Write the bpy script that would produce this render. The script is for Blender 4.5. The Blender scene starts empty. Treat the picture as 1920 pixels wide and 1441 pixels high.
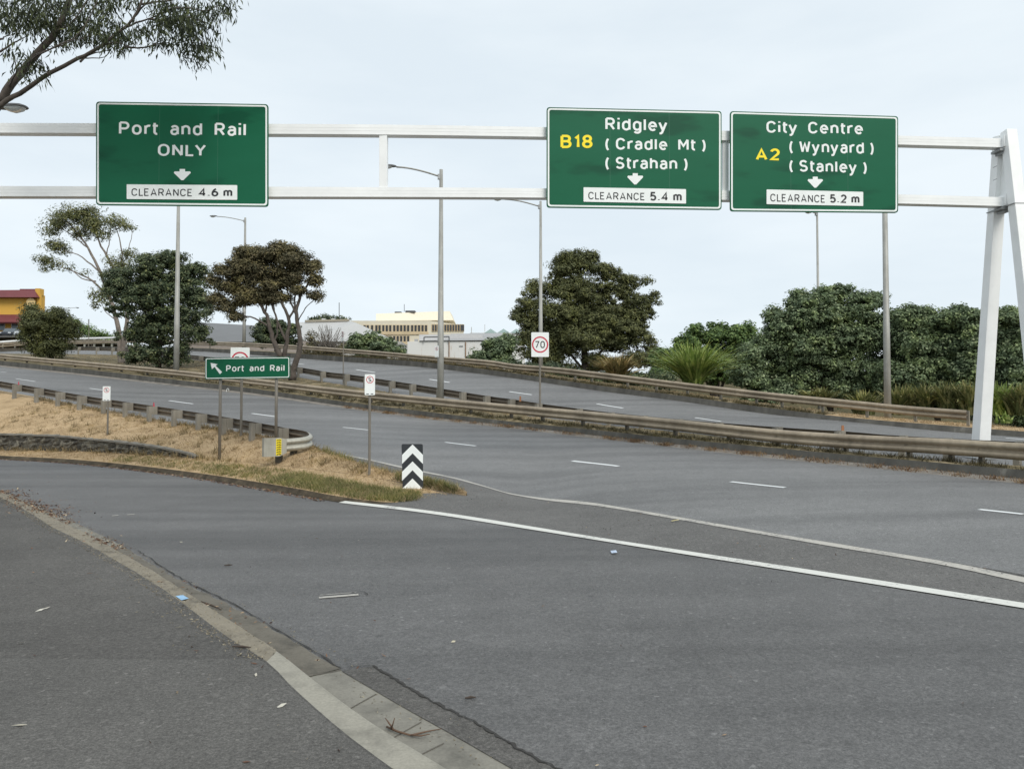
import bpy, bmesh, math, random
import numpy as np
from mathutils import Vector
from mathutils.bvhtree import BVHTree

R = math.radians
random.seed(7)
rng = np.random.RandomState(7)
scene = bpy.context.scene
COL = scene.collection

# ------------------------------------------------------------------ camera
F = 1450.0                      # focal length in photograph pixels (1920 wide)
U0, V0, EYE = 960.0, 720.5, 1.6
PITCH = math.atan(42.5 / F)     # horizon lies at row 763
cam = bpy.data.cameras.new("camera")
cam.sensor_width = 36.0
cam.lens = F / 1920.0 * 36.0
cam.clip_start = 0.1
cam.clip_end = 6000
camo = bpy.data.objects.new("camera", cam)
camo.location = (0, 0, EYE)
camo.rotation_euler = (R(90) + PITCH, 0, 0)
COL.objects.link(camo)
scene.camera = camo

# ------------------------------------------------------------------ sky, sun, exposure
SUN_EL, SUN_AZ = R(44), R(152)          # azimuth clockwise from +Y (behind right shoulder)
w = bpy.data.worlds.new("World")
scene.world = w
w.use_nodes = True
nt = w.node_tree
nt.nodes.clear()
wo = nt.nodes.new("ShaderNodeOutputWorld")
bg = nt.nodes.new("ShaderNodeBackground")
bg.inputs["Strength"].default_value = 0.1
sky = nt.nodes.new("ShaderNodeTexSky")
sky.sky_type = 'NISHITA'
sky.sun_disc = False
sky.sun_elevation = SUN_EL
sky.sun_rotation = SUN_AZ
tc = nt.nodes.new("ShaderNodeTexCoord")
mp = nt.nodes.new("ShaderNodeMapping")
mp.inputs["Scale"].default_value = (1.3, 1.3, 5.0)
no = nt.nodes.new("ShaderNodeTexNoise")
no.inputs["Scale"].default_value = 2.2
no.inputs["Detail"].default_value = 7
no.inputs["Roughness"].default_value = 0.5
rp = nt.nodes.new("ShaderNodeValToRGB")
rp.color_ramp.elements[0].position = 0.34
rp.color_ramp.elements[0].color = (0.66, 0.735, 0.79, 1)
rp.color_ramp.elements[1].position = 0.64
rp.color_ramp.elements[1].color = (0.745, 0.81, 0.85, 1)
sc10 = nt.nodes.new("ShaderNodeVectorMath")
sc10.operation = 'SCALE'
sc10.inputs["Scale"].default_value = 10.0
mx = nt.nodes.new("ShaderNodeMixRGB")
mx.inputs[0].default_value = 0.93
nt.links.new(tc.outputs["Generated"], mp.inputs["Vector"])
nt.links.new(mp.outputs["Vector"], no.inputs["Vector"])
nt.links.new(no.outputs["Fac"], rp.inputs["Fac"])
nt.links.new(rp.outputs["Color"], sc10.inputs[0])
nt.links.new(sky.outputs["Color"], mx.inputs[1])
nt.links.new(sc10.outputs["Vector"], mx.inputs[2])
nt.links.new(mx.outputs["Color"], bg.inputs["Color"])
nt.links.new(bg.outputs["Background"], wo.inputs["Surface"])

sl = bpy.data.lights.new("sun", 'SUN')
sl.energy = 1.9
sl.angle = R(25)
sl.color = (1.0, 0.95, 0.87)
so = bpy.data.objects.new("sun", sl)
sdir = Vector((math.sin(SUN_AZ) * math.cos(SUN_EL), math.cos(SUN_AZ) * math.cos(SUN_EL), math.sin(SUN_EL)))
so.rotation_euler = sdir.to_track_quat('Z', 'Y').to_euler()
so.location = sdir * 60
COL.objects.link(so)

scene.view_settings.view_transform = 'Standard'
scene.view_settings.look = 'None'
scene.view_settings.exposure = 0.28
scene.view_settings.gamma = 1.0

# ------------------------------------------------------------------ survey helpers (picture measurement -> place)
cp, sp_ = math.cos(PITCH), math.sin(PITCH)
CAMP = Vector((0, 0, EYE))

def ray(u, v):
    x = (u - U0) / F
    y = (V0 - v) / F
    return Vector((x, cp - y * sp_, sp_ + y * cp))

def P(u, v, Y):
    d = ray(u, v)
    t = Y / d.y
    return Vector((d.x * t, Y, EYE + d.z * t))

def Pz(u, v, z):
    d = ray(u, v)
    t = (z - EYE) / d.z
    return Vector((d.x * t, d.y * t, z))

def PY(u, Y, z):
    return Vector(((u - U0) / F * Y, Y, z))

def px(Y):
    return Y / F          # metres per photograph pixel at that depth

def resample(pts, n, smooth=True):
    """Catmull-Rom through the points, then n samples evenly spaced along it"""
    p = np.array([list(q) for q in pts], float)
    if smooth and len(p) > 2:
        e = np.vstack([2 * p[0] - p[1], p, 2 * p[-1] - p[-2]])
        out = []
        for i in range(1, len(e) - 2):
            p0, p1, p2, p3 = e[i - 1], e[i], e[i + 1], e[i + 2]
            # centripetal
            t0 = 0.0
            t1 = t0 + max(1e-4, np.linalg.norm(p1 - p0)) ** .5
            t2 = t1 + max(1e-4, np.linalg.norm(p2 - p1)) ** .5
            t3 = t2 + max(1e-4, np.linalg.norm(p3 - p2)) ** .5
            for t in np.linspace(t1, t2, 14, endpoint=False):
                A1 = (t1 - t) / (t1 - t0) * p0 + (t - t0) / (t1 - t0) * p1
                A2 = (t2 - t) / (t2 - t1) * p1 + (t - t1) / (t2 - t1) * p2
                A3 = (t3 - t) / (t3 - t2) * p2 + (t - t2) / (t3 - t2) * p3
                B1 = (t2 - t) / (t2 - t0) * A1 + (t - t0) / (t2 - t0) * A2
                B2 = (t3 - t) / (t3 - t1) * A2 + (t - t1) / (t3 - t1) * A3
                out.append((t2 - t) / (t2 - t1) * B1 + (t - t1) / (t2 - t1) * B2)
        out.append(p[-1])
        p = np.array(out)
    seg = np.linalg.norm(np.diff(p, axis=0), axis=1)
    s = np.concatenate([[0], np.cumsum(seg)])
    q = np.linspace(0, s[-1], n)
    return np.stack([np.interp(q, s, p[:, k]) for k in range(3)], axis=1)

def extend(pts, a=0, b=0):
    """carry a line on beyond the frame at either end"""
    pts = [Vector(p) for p in pts]
    if a:
        d = (pts[0] - pts[1]).normalized()
        pts.insert(0, pts[0] + d * a)
    if b:
        d = (pts[-1] - pts[-2]).normalized()
        pts.append(pts[-1] + d * b)
    return pts

def side(arr, off):
    """shift a line sideways: + = to its left"""
    t = np.gradient(arr, axis=0)
    n = np.stack([-t[:, 1], t[:, 0]], 1)
    n /= np.linalg.norm(n, axis=1)[:, None] + 1e-9
    out = arr.copy()
    out[:, :2] += n * off
    return out

# ------------------------------------------------------------------ object helpers
def tag(o, label=None, cat=None, group=None, kind=None):
    if label: o["label"] = label
    if cat: o["category"] = cat
    if group: o["group"] = group
    if kind: o["kind"] = kind
    return o

def thing(name, loc, label, cat, group=None):
    o = bpy.data.objects.new(name, None)
    o.empty_display_size = 0.3
    o.location = loc
    COL.objects.link(o)
    return tag(o, label, cat, group)

def root_loc(o):
    v = Vector((0, 0, 0))
    while o is not None:
        v = v + Vector(o.location)
        o = o.parent
    return v

class MB:
    """collects world-space shapes, linked as ONE mesh object"""
    def __init__(self):
        self.v, self.f, self.n = [], [], 0
    def add(self, verts, faces):
        b = self.n
        self.v.extend([tuple(map(float, q)) for q in verts])
        self.n += len(verts)
        self.f.extend([tuple(b + i for i in q) for q in faces])
        return self
    def box(self, c, sx, sy, sz, ax=None, ay=None, az=None, taper=1.0):
        c = Vector(c)
        ax = Vector(ax or (1, 0, 0)); ay = Vector(ay or (0, 1, 0)); az = Vector(az or (0, 0, 1))
        vs = []
        for k in (-1, 1):
            s = 1.0 if k < 0 else taper
            for a, b in ((-1, -1), (1, -1), (1, 1), (-1, 1)):
                vs.append(c + ax * (a * sx / 2 * s) + ay * (b * sy / 2 * s) + az * (k * sz / 2))
        return self.add(vs, [(3, 2, 1, 0), (4, 5, 6, 7), (0, 1, 5, 4), (1, 2, 6, 5), (2, 3, 7, 6), (3, 0, 4, 7)])
    def beam(self, a, b, w0, h0, w1=None, h1=None, up=(0, 0, 1)):
        """box section from a to b"""
        a, b = Vector(a), Vector(b)
        d = (b - a).normalized()
        s = d.cross(Vector(up))
        if s.length < 1e-3: s = Vector((1, 0, 0))
        s.normalize()
        t = s.cross(d).normalized()
        w1 = w0 if w1 is None else w1
        h1 = h0 if h1 is None else h1
        vs = []
        for c, ww, hh in ((a, w0, h0), (b, w1, h1)):
            for i, j in ((-1, -1), (1, -1), (1, 1), (-1, 1)):
                vs.append(c + s * (i * ww / 2) + t * (j * hh / 2))
        return self.add(vs, [(0, 1, 2, 3), (7, 6, 5, 4), (4, 5, 1, 0), (5, 6, 2, 1), (6, 7, 3, 2), (7, 4, 0, 3)])
    def tube(self, pts, rad, n=8, cap=True):
        pts = [Vector(p) for p in pts]
        if not hasattr(rad, '__len__'): rad = [rad] * len(pts)
        vs, fs = [], []
        ref = Vector((0.31, 0.2, 0.93))
        for i, p in enumerate(pts):
            d = (pts[min(i + 1, len(pts) - 1)] - pts[max(i - 1, 0)])
            d.normalize()
            s = d.cross(ref)
            if s.length < 0.05: s = d.cross(Vector((1, 0, 0)))
            s.normalize()
            t = d.cross(s)
            for k in range(n):
                a = 2 * math.pi * k / n
                vs.append(p + s * (math.cos(a) * rad[i]) + t * (math.sin(a) * rad[i]))
        for i in range(len(pts) - 1):
            for k in range(n):
                k2 = (k + 1) % n
                fs.append((i * n + k, i * n + k2, (i + 1) * n + k2, (i + 1) * n + k))
        if cap:
            fs.append(tuple(range(n))[::-1])
            fs.append(tuple((len(pts) - 1) * n + k for k in range(n)))
        return self.add(vs, fs)
    def grid(self, rows):
        """rows: list of equally long point lists"""
        m = len(rows[0])
        vs = [p for r in rows for p in r]
        fs = []
        for i in range(len(rows) - 1):
            for j in range(m - 1):
                fs.append((i * m + j, i * m + j + 1, (i + 1) * m + j + 1, (i + 1) * m + j))
        return self.add(vs, fs)
    def poly(self, pts, back=None):
        """a polygon, or a solid slab when back (a vector) is given"""
        n = len(pts)
        pts = [Vector(p) for p in pts]
        if back is None:
            return self.add(pts, [tuple(range(n))])
        bk = Vector(back)
        vs = pts + [p + bk for p in pts]
        fs = [tuple(range(n)), tuple(range(2 * n - 1, n - 1, -1))]
        for i in range(n):
            j = (i + 1) % n
            fs.append((i, n + i, n + j, j))
        return self.add(vs, fs)
    def build(self, name, mat, parent=None, smooth=False, loc=None, bevel=0):
        o_l = root_loc(parent) if parent is not None else Vector(loc or (0, 0, 0))
        me = bpy.data.meshes.new(name)
        a = np.array(self.v, float).reshape(-1, 3) - np.array(o_l)[None]
        me.from_pydata(a.tolist(), [], self.f)
        mats = mat if isinstance(mat, (list, tuple)) else [mat]
        for m in mats: me.materials.append(m)
        me.validate()
        bm = bmesh.new(); bm.from_mesh(me)
        bmesh.ops.recalc_face_normals(bm, faces=bm.faces)
        bm.to_mesh(me); bm.free()
        if smooth:
            me.polygons.foreach_set("use_smooth", [True] * len(me.polygons))
        o = bpy.data.objects.new(name, me)
        if parent is not None:
            o.parent = parent
        else:
            o.location = o_l
        COL.objects.link(o)
        if bevel:
            bv = o.modifiers.new("bevel", 'BEVEL')
            bv.width = bevel; bv.segments = 2; bv.limit_method = 'ANGLE'
        return o

def quads_object(name, V4, mat, parent=None, loc=None, smooth=False):
    """V4: (N,4,3) array of free quads, one mesh"""
    o_l = root_loc(parent) if parent is not None else Vector(loc or (0, 0, 0))
    n = len(V4)
    me = bpy.data.meshes.new(name)
    me.vertices.add(n * 4)
    me.vertices.foreach_set("co", (V4.reshape(-1, 3) - np.array(o_l)[None]).astype(np.float32).ravel())
    me.loops.add(n * 4)
    me.loops.foreach_set("vertex_index", np.arange(n * 4, dtype=np.int32))
    me.polygons.add(n)
    me.polygons.foreach_set("loop_start", np.arange(0, n * 4, 4, dtype=np.int32))
    me.update(calc_edges=True)
    me.materials.append(mat)
    o = bpy.data.objects.new(name, me)
    if parent is not None: o.parent = parent
    else: o.location = o_l
    COL.objects.link(o)
    return o

# ------------------------------------------------------------------ materials
def new_mat(name):
    m = bpy.data.materials.new(name)
    m.use_nodes = True
    t = m.node_tree
    b = t.nodes["Principled BSDF"]
    return m, t, b

def N(t, kind, **kw):
    n = t.nodes.new(kind)
    for k, v in kw.items():
        if k in n.inputs: n.inputs[k].default_value = v
        else: setattr(n, k, v)
    return n

def geo_pos(t):
    return N(t, "ShaderNodeNewGeometry").outputs["Position"]

def noise(t, vec, scale, detail=4, rough=0.55):
    n = N(t, "ShaderNodeTexNoise", Scale=scale, Detail=detail, Roughness=rough)
    t.links.new(vec, n.inputs["Vector"])
    return n.outputs["Fac"]

def ramp(t, fac, stops):
    r = N(t, "ShaderNodeValToRGB")
    cr = r.color_ramp
    while len(cr.elements) < len(stops): cr.elements.new(0.5)
    for e, (p, c) in zip(cr.elements, stops):
        e.position = p
        e.color = (*c, 1) if len(c) == 3 else c
    t.links.new(fac, r.inputs["Fac"])
    return r.outputs["Color"]

def mixc(t, fac, a, b, mode='MIX'):
    m = N(t, "ShaderNodeMixRGB", blend_type=mode)
    for i, x in ((0, fac), (1, a), (2, b)):
        if hasattr(x, 'links'): t.links.new(x, m.inputs[i])
        else: m.inputs[i].default_value = x if i == 0 else ((*x, 1) if len(x) == 3 else x)
    return m.outputs[0]

def bump(t, b, h, strength=0.3, dist=0.01):
    bp = N(t, "ShaderNodeBump", Strength=strength, Distance=dist)
    t.links.new(h, bp.inputs["Height"])
    t.links.new(bp.outputs["Normal"], b.inputs["Normal"])

def g(x): return (x, x, x)

def asphalt(name, c, stain=(0.9, 1.1), rough=0.72, warm=0.0, streak_dir=None, speck=1.0):
    m, t, b = new_mat(name)
    pos = geo_pos(t)
    big = noise(t, pos, 0.35, 5, 0.6)
    mid = noise(t, pos, 3.0, 6, 0.7)
    fine = noise(t, pos, 150.0, 3, 0.75)
    gr1 = noise(t, pos, 55.0, 4, 0.8)
    gr2 = noise(t, pos, 22.0, 4, 0.8)
    base = ramp(t, big, [(0.3, [x * stain[0] for x in c]), (0.7, [x * stain[1] for x in c])])
    base = mixc(t, 0.5, base, ramp(t, mid, [(0.3, g(0.76)), (0.7, g(1.2))]), 'MULTIPLY')
    base = mixc(t, 0.8 * speck, base, ramp(t, fine, [(0.3, g(0.5)), (0.5, g(1.0)), (0.72, g(1.7))]), 'MULTIPLY')
    base = mixc(t, 0.7 * speck, base, ramp(t, gr1, [(0.32, g(0.42)), (0.5, g(1.0)), (0.68, g(1.75))]), 'MULTIPLY')
    base = mixc(t, 0.5 * speck, base, ramp(t, gr2, [(0.32, g(0.6)), (0.5, g(1.0)), (0.68, g(1.45))]), 'MULTIPLY')
    ch = N(t, "ShaderNodeTexVoronoi", Scale=48.0); t.links.new(pos, ch.inputs["Vector"])
    chip = ramp(t, ch.outputs["Color"], [(0.88, g(0)), (0.95, g(1))])
    base = mixc(t, mixc(t, 0.6 * speck, g(0), chip), base, [min(1, x * 2.3) for x in c])
    dv = N(t, "ShaderNodeTexVoronoi", Scale=1.7); t.links.new(pos, dv.inputs["Vector"])
    drip = ramp(t, dv.outputs["Distance"], [(0.02, g(0.45)), (0.07, g(1.0))])
    base = mixc(t, 0.7, base, drip, 'MULTIPLY')
    if streak_dir is not None:
        mpn = N(t, "ShaderNodeMapping")
        mpn.inputs["Rotation"].default_value = (0, 0, streak_dir)
        mpn.inputs["Scale"].default_value = (0.05, 0.9, 0.05)
        t.links.new(pos, mpn.inputs["Vector"])
        st = noise(t, mpn.outputs["Vector"], 1.0, 3, 0.5)
        base = mixc(t, 0.8, base, ramp(t, st, [(0.34, g(0.66)), (0.5, g(1.0)), (0.66, g(1.2))]), 'MULTIPLY')  # lengthwise bands: wheel tracks, plus the lane sheen painted into the colour
    t.links.new(base, b.inputs["Base Color"])
    b.inputs["Roughness"].default_value = rough
    b.inputs["Specular IOR Level"].default_value = 0.45
    bump(t, b, gr1, 0.6, 0.012)
    return m

def concrete(name, c, dark=0.55, scale=1.2, joint=0.0, rough=0.85):
    m, t, b = new_mat(name)
    pos = geo_pos(t)
    a = noise(t, pos, scale, 6, 0.65)
    f = noise(t, pos, 60, 3, 0.6)
    base = ramp(t, a, [(0.32, [x * dark for x in c]), (0.5, c), (0.72, [min(1, x * 1.15) for x in c])])
    base = mixc(t, 0.5, base, ramp(t, f, [(0.3, g(0.7)), (0.7, g(1.2))]), 'MULTIPLY')
    t.links.new(base, b.inputs["Base Color"])
    b.inputs["Roughness"].default_value = rough
    bump(t, b, f, 0.25, 0.005)
    return m

def kerbstone(name, c):
    """rain-stained kerb with paler block ends"""
    m, t, b = new_mat(name)
    pos = geo_pos(t)
    mpn = N(t, "ShaderNodeMapping"); mpn.inputs["Scale"].default_value = (1, 1, 0.12)
    t.links.new(pos, mpn.inputs["Vector"])
    st = noise(t, mpn.outputs["Vector"], 2.2, 5, 0.65)
    base = ramp(t, st, [(0.3, [x * 0.45 for x in c]), (0.5, [x * 0.8 for x in c]), (0.62, c), (0.72, [x * 1.7 for x in c])])
    f = noise(t, pos, 50, 3)
    base = mixc(t, 0.5, base, ramp(t, f, [(0.3, g(0.7)), (0.7, g(1.2))]), 'MULTIPLY')
    t.links.new(base, b.inputs["Base Color"])
    b.inputs["Roughness"].default_value = 0.9
    return m

def soil_grass(name, stops, scale=1.6, fine_scale=18.0):
    m, t, b = new_mat(name)
    pos = geo_pos(t)
    a = noise(t, pos, scale, 7, 0.68)
    f = noise(t, pos, fine_scale, 6, 0.75)
    base = ramp(t, a, stops)
    base = mixc(t, 0.85, base, ramp(t, f, [(0.28, g(0.5)), (0.5, g(0.98)), (0.75, g(1.5))]), 'MULTIPLY')
    t.links.new(base, b.inputs["Base Color"])
    b.inputs["Roughness"].default_value = 0.95
    b.inputs["Specular IOR Level"].default_value = 0.1
    bump(t, b, f, 0.35, 0.015)
    return m

def plain(name, c, rough=0.5, metal=0.0, var=0.12, scale=3.0, spec=0.5):
    m, t, b = new_mat(name)
    pos = geo_pos(t)
    a = noise(t, pos, scale, 5, 0.6)
    t.links.new(ramp(t, a, [(0.3, [x * (1 - var) for x in c]), (0.7, [min(1, x * (1 + var)) for x in c])]), b.inputs["Base Color"])
    b.inputs["Roughness"].default_value = rough
    b.inputs["Metallic"].default_value = metal
    b.inputs["Specular IOR Level"].default_value = spec
    return m

def galv(name, c, c2, rough=0.5):
    """weathered galvanised rail: stained with brown grime and run marks"""
    m, t, b = new_mat(name)
    pos = geo_pos(t)
    a = noise(t, pos, 1.1, 6, 0.65)
    mpn = N(t, "ShaderNodeMapping"); mpn.inputs["Scale"].default_value = (1, 1, 0.15)
    t.links.new(pos, mpn.inputs["Vector"])
    st = noise(t, mpn.outputs["Vector"], 9, 4, 0.6)
    base = ramp(t, a, [(0.3, c2), (0.62, c)])
    base = mixc(t, 0.6, base, ramp(t, st, [(0.3, g(0.72)), (0.6, g(1.08))]), 'MULTIPLY')
    t.links.new(base, b.inputs["Base Color"])
    b.inputs["Roughness"].default_value = rough
    b.inputs["Metallic"].default_value = 0.15
    return m

def leafmat(name, stops, trans=0.25, rough=0.55, patch=0.35):
    m, t, b = new_mat(name)
    gnode = N(t, "ShaderNodeNewGeometry")
    pos = gnode.outputs["Position"]
    col = ramp(t, gnode.outputs["Random Per Island"], stops)
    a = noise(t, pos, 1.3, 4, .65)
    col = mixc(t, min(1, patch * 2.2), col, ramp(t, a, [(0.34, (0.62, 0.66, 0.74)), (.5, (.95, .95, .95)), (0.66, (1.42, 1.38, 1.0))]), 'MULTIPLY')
    t.links.new(col, b.inputs["Base Color"])
    b.inputs["Roughness"].default_value = rough
    b.inputs["Specular IOR Level"].default_value = 0.2
    tr = N(t, "ShaderNodeBsdfTranslucent")
    t.links.new(col, tr.inputs["Color"])
    mxs = N(t, "ShaderNodeMixShader", Fac=trans)
    mxs.inputs[0].default_value = trans
    out = t.nodes["Material Output"]
    t.links.new(b.outputs[0], mxs.inputs[1]); t.links.new(tr.outputs[0], mxs.inputs[2])
    t.links.new(mxs.outputs[0], out.inputs["Surface"])
    return m

ROADANG = R(42)
M = {}
M['road'] = asphalt("road_asphalt", (0.138, 0.137, 0.135), (0.9, 1.1), 0.6, streak_dir=ROADANG)
M['ramp'] = asphalt("ramp_asphalt", (0.102, 0.100, 0.098), (0.84, 1.14), 0.62, streak_dir=R(47))
M['gore'] = asphalt("gore_asphalt", (0.113, 0.110, 0.105), (0.85, 1.15), 0.85)
M['path'] = asphalt("path_asphalt", (0.082, 0.078, 0.072), (0.7, 1.28), 0.9)
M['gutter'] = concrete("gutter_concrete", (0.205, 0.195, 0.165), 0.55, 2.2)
M['oldgutter'] = concrete("old_gutter_concrete", (0.125, 0.113, 0.09), 0.5, 3.5)
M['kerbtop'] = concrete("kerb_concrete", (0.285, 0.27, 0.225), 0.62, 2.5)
M['oldkerb'] = concrete("old_kerb_concrete", (0.21, 0.185, 0.14), 0.5, 6.0)
M['kerb'] = kerbstone("kerb_stone", (0.10, 0.095, 0.082))
M['gutterfar'] = concrete("far_gutter_concrete", (0.2, 0.18, 0.155), 0.55, 2.0)
M['dry'] = soil_grass("dry_grass_ground", [(0.25, (0.20, 0.145, 0.085)), (0.42, (0.36, 0.26, 0.15)), (0.58, (0.45, 0.33, 0.20)), (0.72, (0.36, 0.255, 0.145)), (0.82, (0.22, 0.19, 0.09))], 1.1, 45)
M['verge'] = soil_grass("verge_ground", [(0.3, (0.06, 0.052, 0.036)), (0.48, (0.13, 0.11, 0.065)), (0.62, (0.26, 0.21, 0.13)), (0.75, (0.2, 0.17, 0.13))], 1.1, 12)
M['soil'] = soil_grass('dark_soil', [(0.3, (0.03, 0.025, 0.018)), (0.5, (0.07, 0.058, 0.042)), (0.7, (0.14, 0.11, 0.075))], 2.5, 30)
M['ground'] = soil_grass("ground", [(0.3, (0.045, 0.042, 0.024)), (0.6, (0.10, 0.085, 0.045))], 0.5, 8)
M['white'] = plain("white_paint_metal", (0.88, 0.89, 0.88), 0.42, 0, 0.06, 1.5)
M['linepaint'] = None
M['green'] = plain("sign_green", (0.012, 0.092, 0.047), 0.42, 0, 0.12, 0.9, 0.35)
def sign_green():
    m, t, b = new_mat("sign_green")
    mpn = N(t, "ShaderNodeMapping"); mpn.inputs["Scale"].default_value = (.5, .5, 1.6)
    t.links.new(geo_pos(t), mpn.inputs["Vector"])
    a = noise(t, mpn.outputs["Vector"], 1.3, 3, .5)
    t.links.new(ramp(t, a, [(.34, (.001, .072, .034)), (.44, (.004, .108, .050)), (.7, (.005, .116, .055))]), b.inputs["Base Color"])  # darker sideways bands: reflections on the panel, painted into the green
    b.inputs["Roughness"].default_value = .4
    b.inputs["Specular IOR Level"].default_value = .22
    return m
M['green'] = sign_green()
M['seamgreen'] = plain('seam_green', (.03, .14, .085), .5)
M['signback'] = plain("sign_back_grey", (0.3, 0.31, 0.31), 0.5, 0.3)
M['letter'] = plain("sign_white", (0.84, 0.87, 0.85), 0.5, 0, 0.04)
M['yellow'] = plain("sign_yellow", (0.95, 0.76, 0.005), 0.5, 0, 0.04)
M['black'] = plain("sign_black", (0.018, 0.02, 0.022), 0.5, 0, 0.1)
M['chevblack'] = plain("chevron_black", (0.028, 0.032, 0.036), 0.5, 0, 0.15)
M['red'] = plain("sign_red", (0.55, 0.03, 0.06), 0.5, 0, 0.06)
M['rail'] = galv("rail_weathered", (0.36, 0.295, 0.21), (0.21, 0.168, 0.118))
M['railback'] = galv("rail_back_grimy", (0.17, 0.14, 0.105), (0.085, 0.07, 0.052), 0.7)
M['railnew'] = galv("rail_bright", (0.42, 0.41, 0.35), (0.26, 0.25, 0.21), 0.45)
M['post'] = galv("rail_post", (0.27, 0.25, 0.21), (0.18, 0.165, 0.135), 0.7)
M['darkpost'] = plain("dark_rail_post", (0.075, 0.068, 0.055), 0.8, 0, 0.3)
M['pole'] = galv("pole_galvanised", (0.36, 0.36, 0.335), (0.27, 0.265, 0.235), 0.55)
M['signpost'] = galv("signpost_steel", (0.21, 0.19, 0.16), (0.15, 0.135, 0.11), 0.6)
M['lampdark'] = plain("lamp_housing", (0.07, 0.072, 0.075), 0.5)
M['bark'] = plain("bark", (0.085, 0.07, 0.058), 0.9, 0, 0.4, 6)
M['barkpale'] = plain("bark_pale", (0.2, 0.17, 0.145), 0.9, 0, 0.4, 5)

def line_paint(name, worn, thr=0.35):
    m, t, b = new_mat(name)
    pos = geo_pos(t)
    f = noise(t, pos, 26, 5, 0.75)
    a = noise(t, pos, 1.5, 4, 0.6)
    fac = ramp(t, mixc(t, 0.45, f, a), [(thr - 0.05, g(1)), (thr + 0.07, g(0))])
    t.links.new(mixc(t, fac, worn, (0.12, 0.12, 0.12)), b.inputs["Base Color"])
    b.inputs["Roughness"].default_value = 0.7
    return m
M['line'] = line_paint("line_paint_fresh", (0.60, 0.60, 0.56), 0.40)
M['lineworn'] = line_paint("line_paint_worn", (0.42, 0.40, 0.36), 0.42)
M['linedash'] = line_paint("line_paint_dash", (0.66, 0.68, 0.68), 0.36)

# ------------------------------------------------------------------ the lines of the place
NS = 220
def A_Y(u): return 1.0 / (0.02 + 1.26e-5 * u + 7.5e-9 * u * u)
def B_Y(u): return 1.0 / (0.0194 + 1.84e-5 * (u - 640))
A_TOP = [(-160, 648), (0, 663.5), (160, 677.5), (320, 692), (480, 709.5), (640, 728), (800, 743.5), (960, 758), (1120, 772), (1280, 786.7), (1440, 803), (1600, 814), (1760, 821), (1900, 829), (2060, 838)]
A_LINE = [P(u, v, A_Y(u)) for u, v in A_TOP]
def a_off(u):      # extra depth between kerb edge and rail along the ray
    return float(np.interp(u, [0, 480, 960, 1440, 1900], [1.47, 1.2, .93, .72, .65]))
K1 = [(-160, 669), (0, 687), (160, 704), (320, 722.5), (480, 741), (640, 764), (800, 785.5), (960, 803), (1120, 822), (1280, 840), (1440, 858), (1600, 874), (1760, 890), (1900, 905), (2060, 921)]
K1F = [P(u, v - 125 / A_Y(u), A_Y(u) - a_off(u) + .35) for u, v in K1]
K1TV = [659, 676, 692, 710.5, 729, 752, 771.5, 790, 806, 823, 838, 853, 867, 879, 892]
K1T = [P(u, tv, A_Y(u) - a_off(u) + .40) for (u, v), tv in zip(K1, K1TV)]
K1S = [P(u, v, A_Y(u) - a_off(u)) for u, v in K1]
k1s = resample(extend(K1S, 25, 12), NS)
k1f = resample(extend(K1F, 25, 12), NS)
k1t = resample(extend(K1T, 25, 12), NS)

CG = [PY(2100, 14.6, .2), PY(1900, 16.4, .33), PY(1600, 18.8, .47), PY(1300, 22.9, .82), PY(1000, 28.1, 1.2), PY(800, 32.6, 1.95),
      PY(600, 40.2, 2.95), PY(380, 52, 4.7), PY(180, 72, 6.5), PY(0, 84, 7.4), PY(-140, 92, 8.0)][::-1]
cg = resample(extend(CG, 20, 10), NS)
K2 = [(-100, 666), (80, 656), (240, 655), (383, 659), (640, 677.5), (800, 689), (960, 708.5), (1120, 732), (1280, 752.5), (1440, 776), (1600, 791), (1760, 807.5), (1900, 818), (2060, 829)]
def k2Y(u):
    if u >= 383: return B_Y(u) - float(np.interp(u, [383, 640, 960, 1280, 1900], [2.2, 1.2, .95, .8, .65]))
    return float(np.interp(u, [-100, 80, 240, 383], [104, 96, 82, B_Y(383) - 2.2]))
K2S = [P(u, v, k2Y(u)) for u, v in K2]
K2TV = [661, 651, 650, 653, 668, 679, 699, 722, 742, 764, 783, 796, 807, 817]
K2T = [P(u, tv, k2Y(u) + .08) for (u, v), tv in zip(K2, K2TV)]
k2s = resample(extend(K2S, 20, 10), NS)
k2t = resample(extend(K2T, 20, 10), NS)
B_TOP = [(-100, 647), (80, 639), (240, 637.5), (390, 640), (520, 645), (640, 653), (720, 659), (800, 666), (880, 672), (925, 676), (960, 681.5), (1040, 688), (1120, 697), (1280, 716.5), (1440, 735), (1600, 750.5), (1700, 760.5), (1800, 768), (1813, 769)]
def bY(u): return k2Y(u) + float(np.interp(u, [383, 640, 960, 1280, 1900], [2.2, 1.2, .95, .8, .65]))
B_LINE = [P(u, v, bY(u)) for u, v in B_TOP]
C_TOP = [(-140, 655), (0, 652), (133, 651), (233, 653), (351, 664.5), (384, 668), (553, 687), (617, 697.5), (657, 702), (730, 713), (790, 722), (834, 729), (882, 737), (929, 744), (960, 748), (1033, 759), (1088, 766), (1137, 772), (1300, 788), (1450, 800), (1550, 806.5), (1600, 809.5), (1646, 814), (1780, 822), (1907, 828), (2060, 836)]
def cY(u): return float(np.interp(u, [-140, 0, 180, 380, 600, 800, 1000, 1300, 1600, 1900, 2100], [92, 84, 72, 52, 40.2, 32.6, 28.1, 22.9, 18.8, 16.4, 14.6]))
C_LINE = [P(u, v, cY(u)) for u, v in C_TOP]

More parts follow.
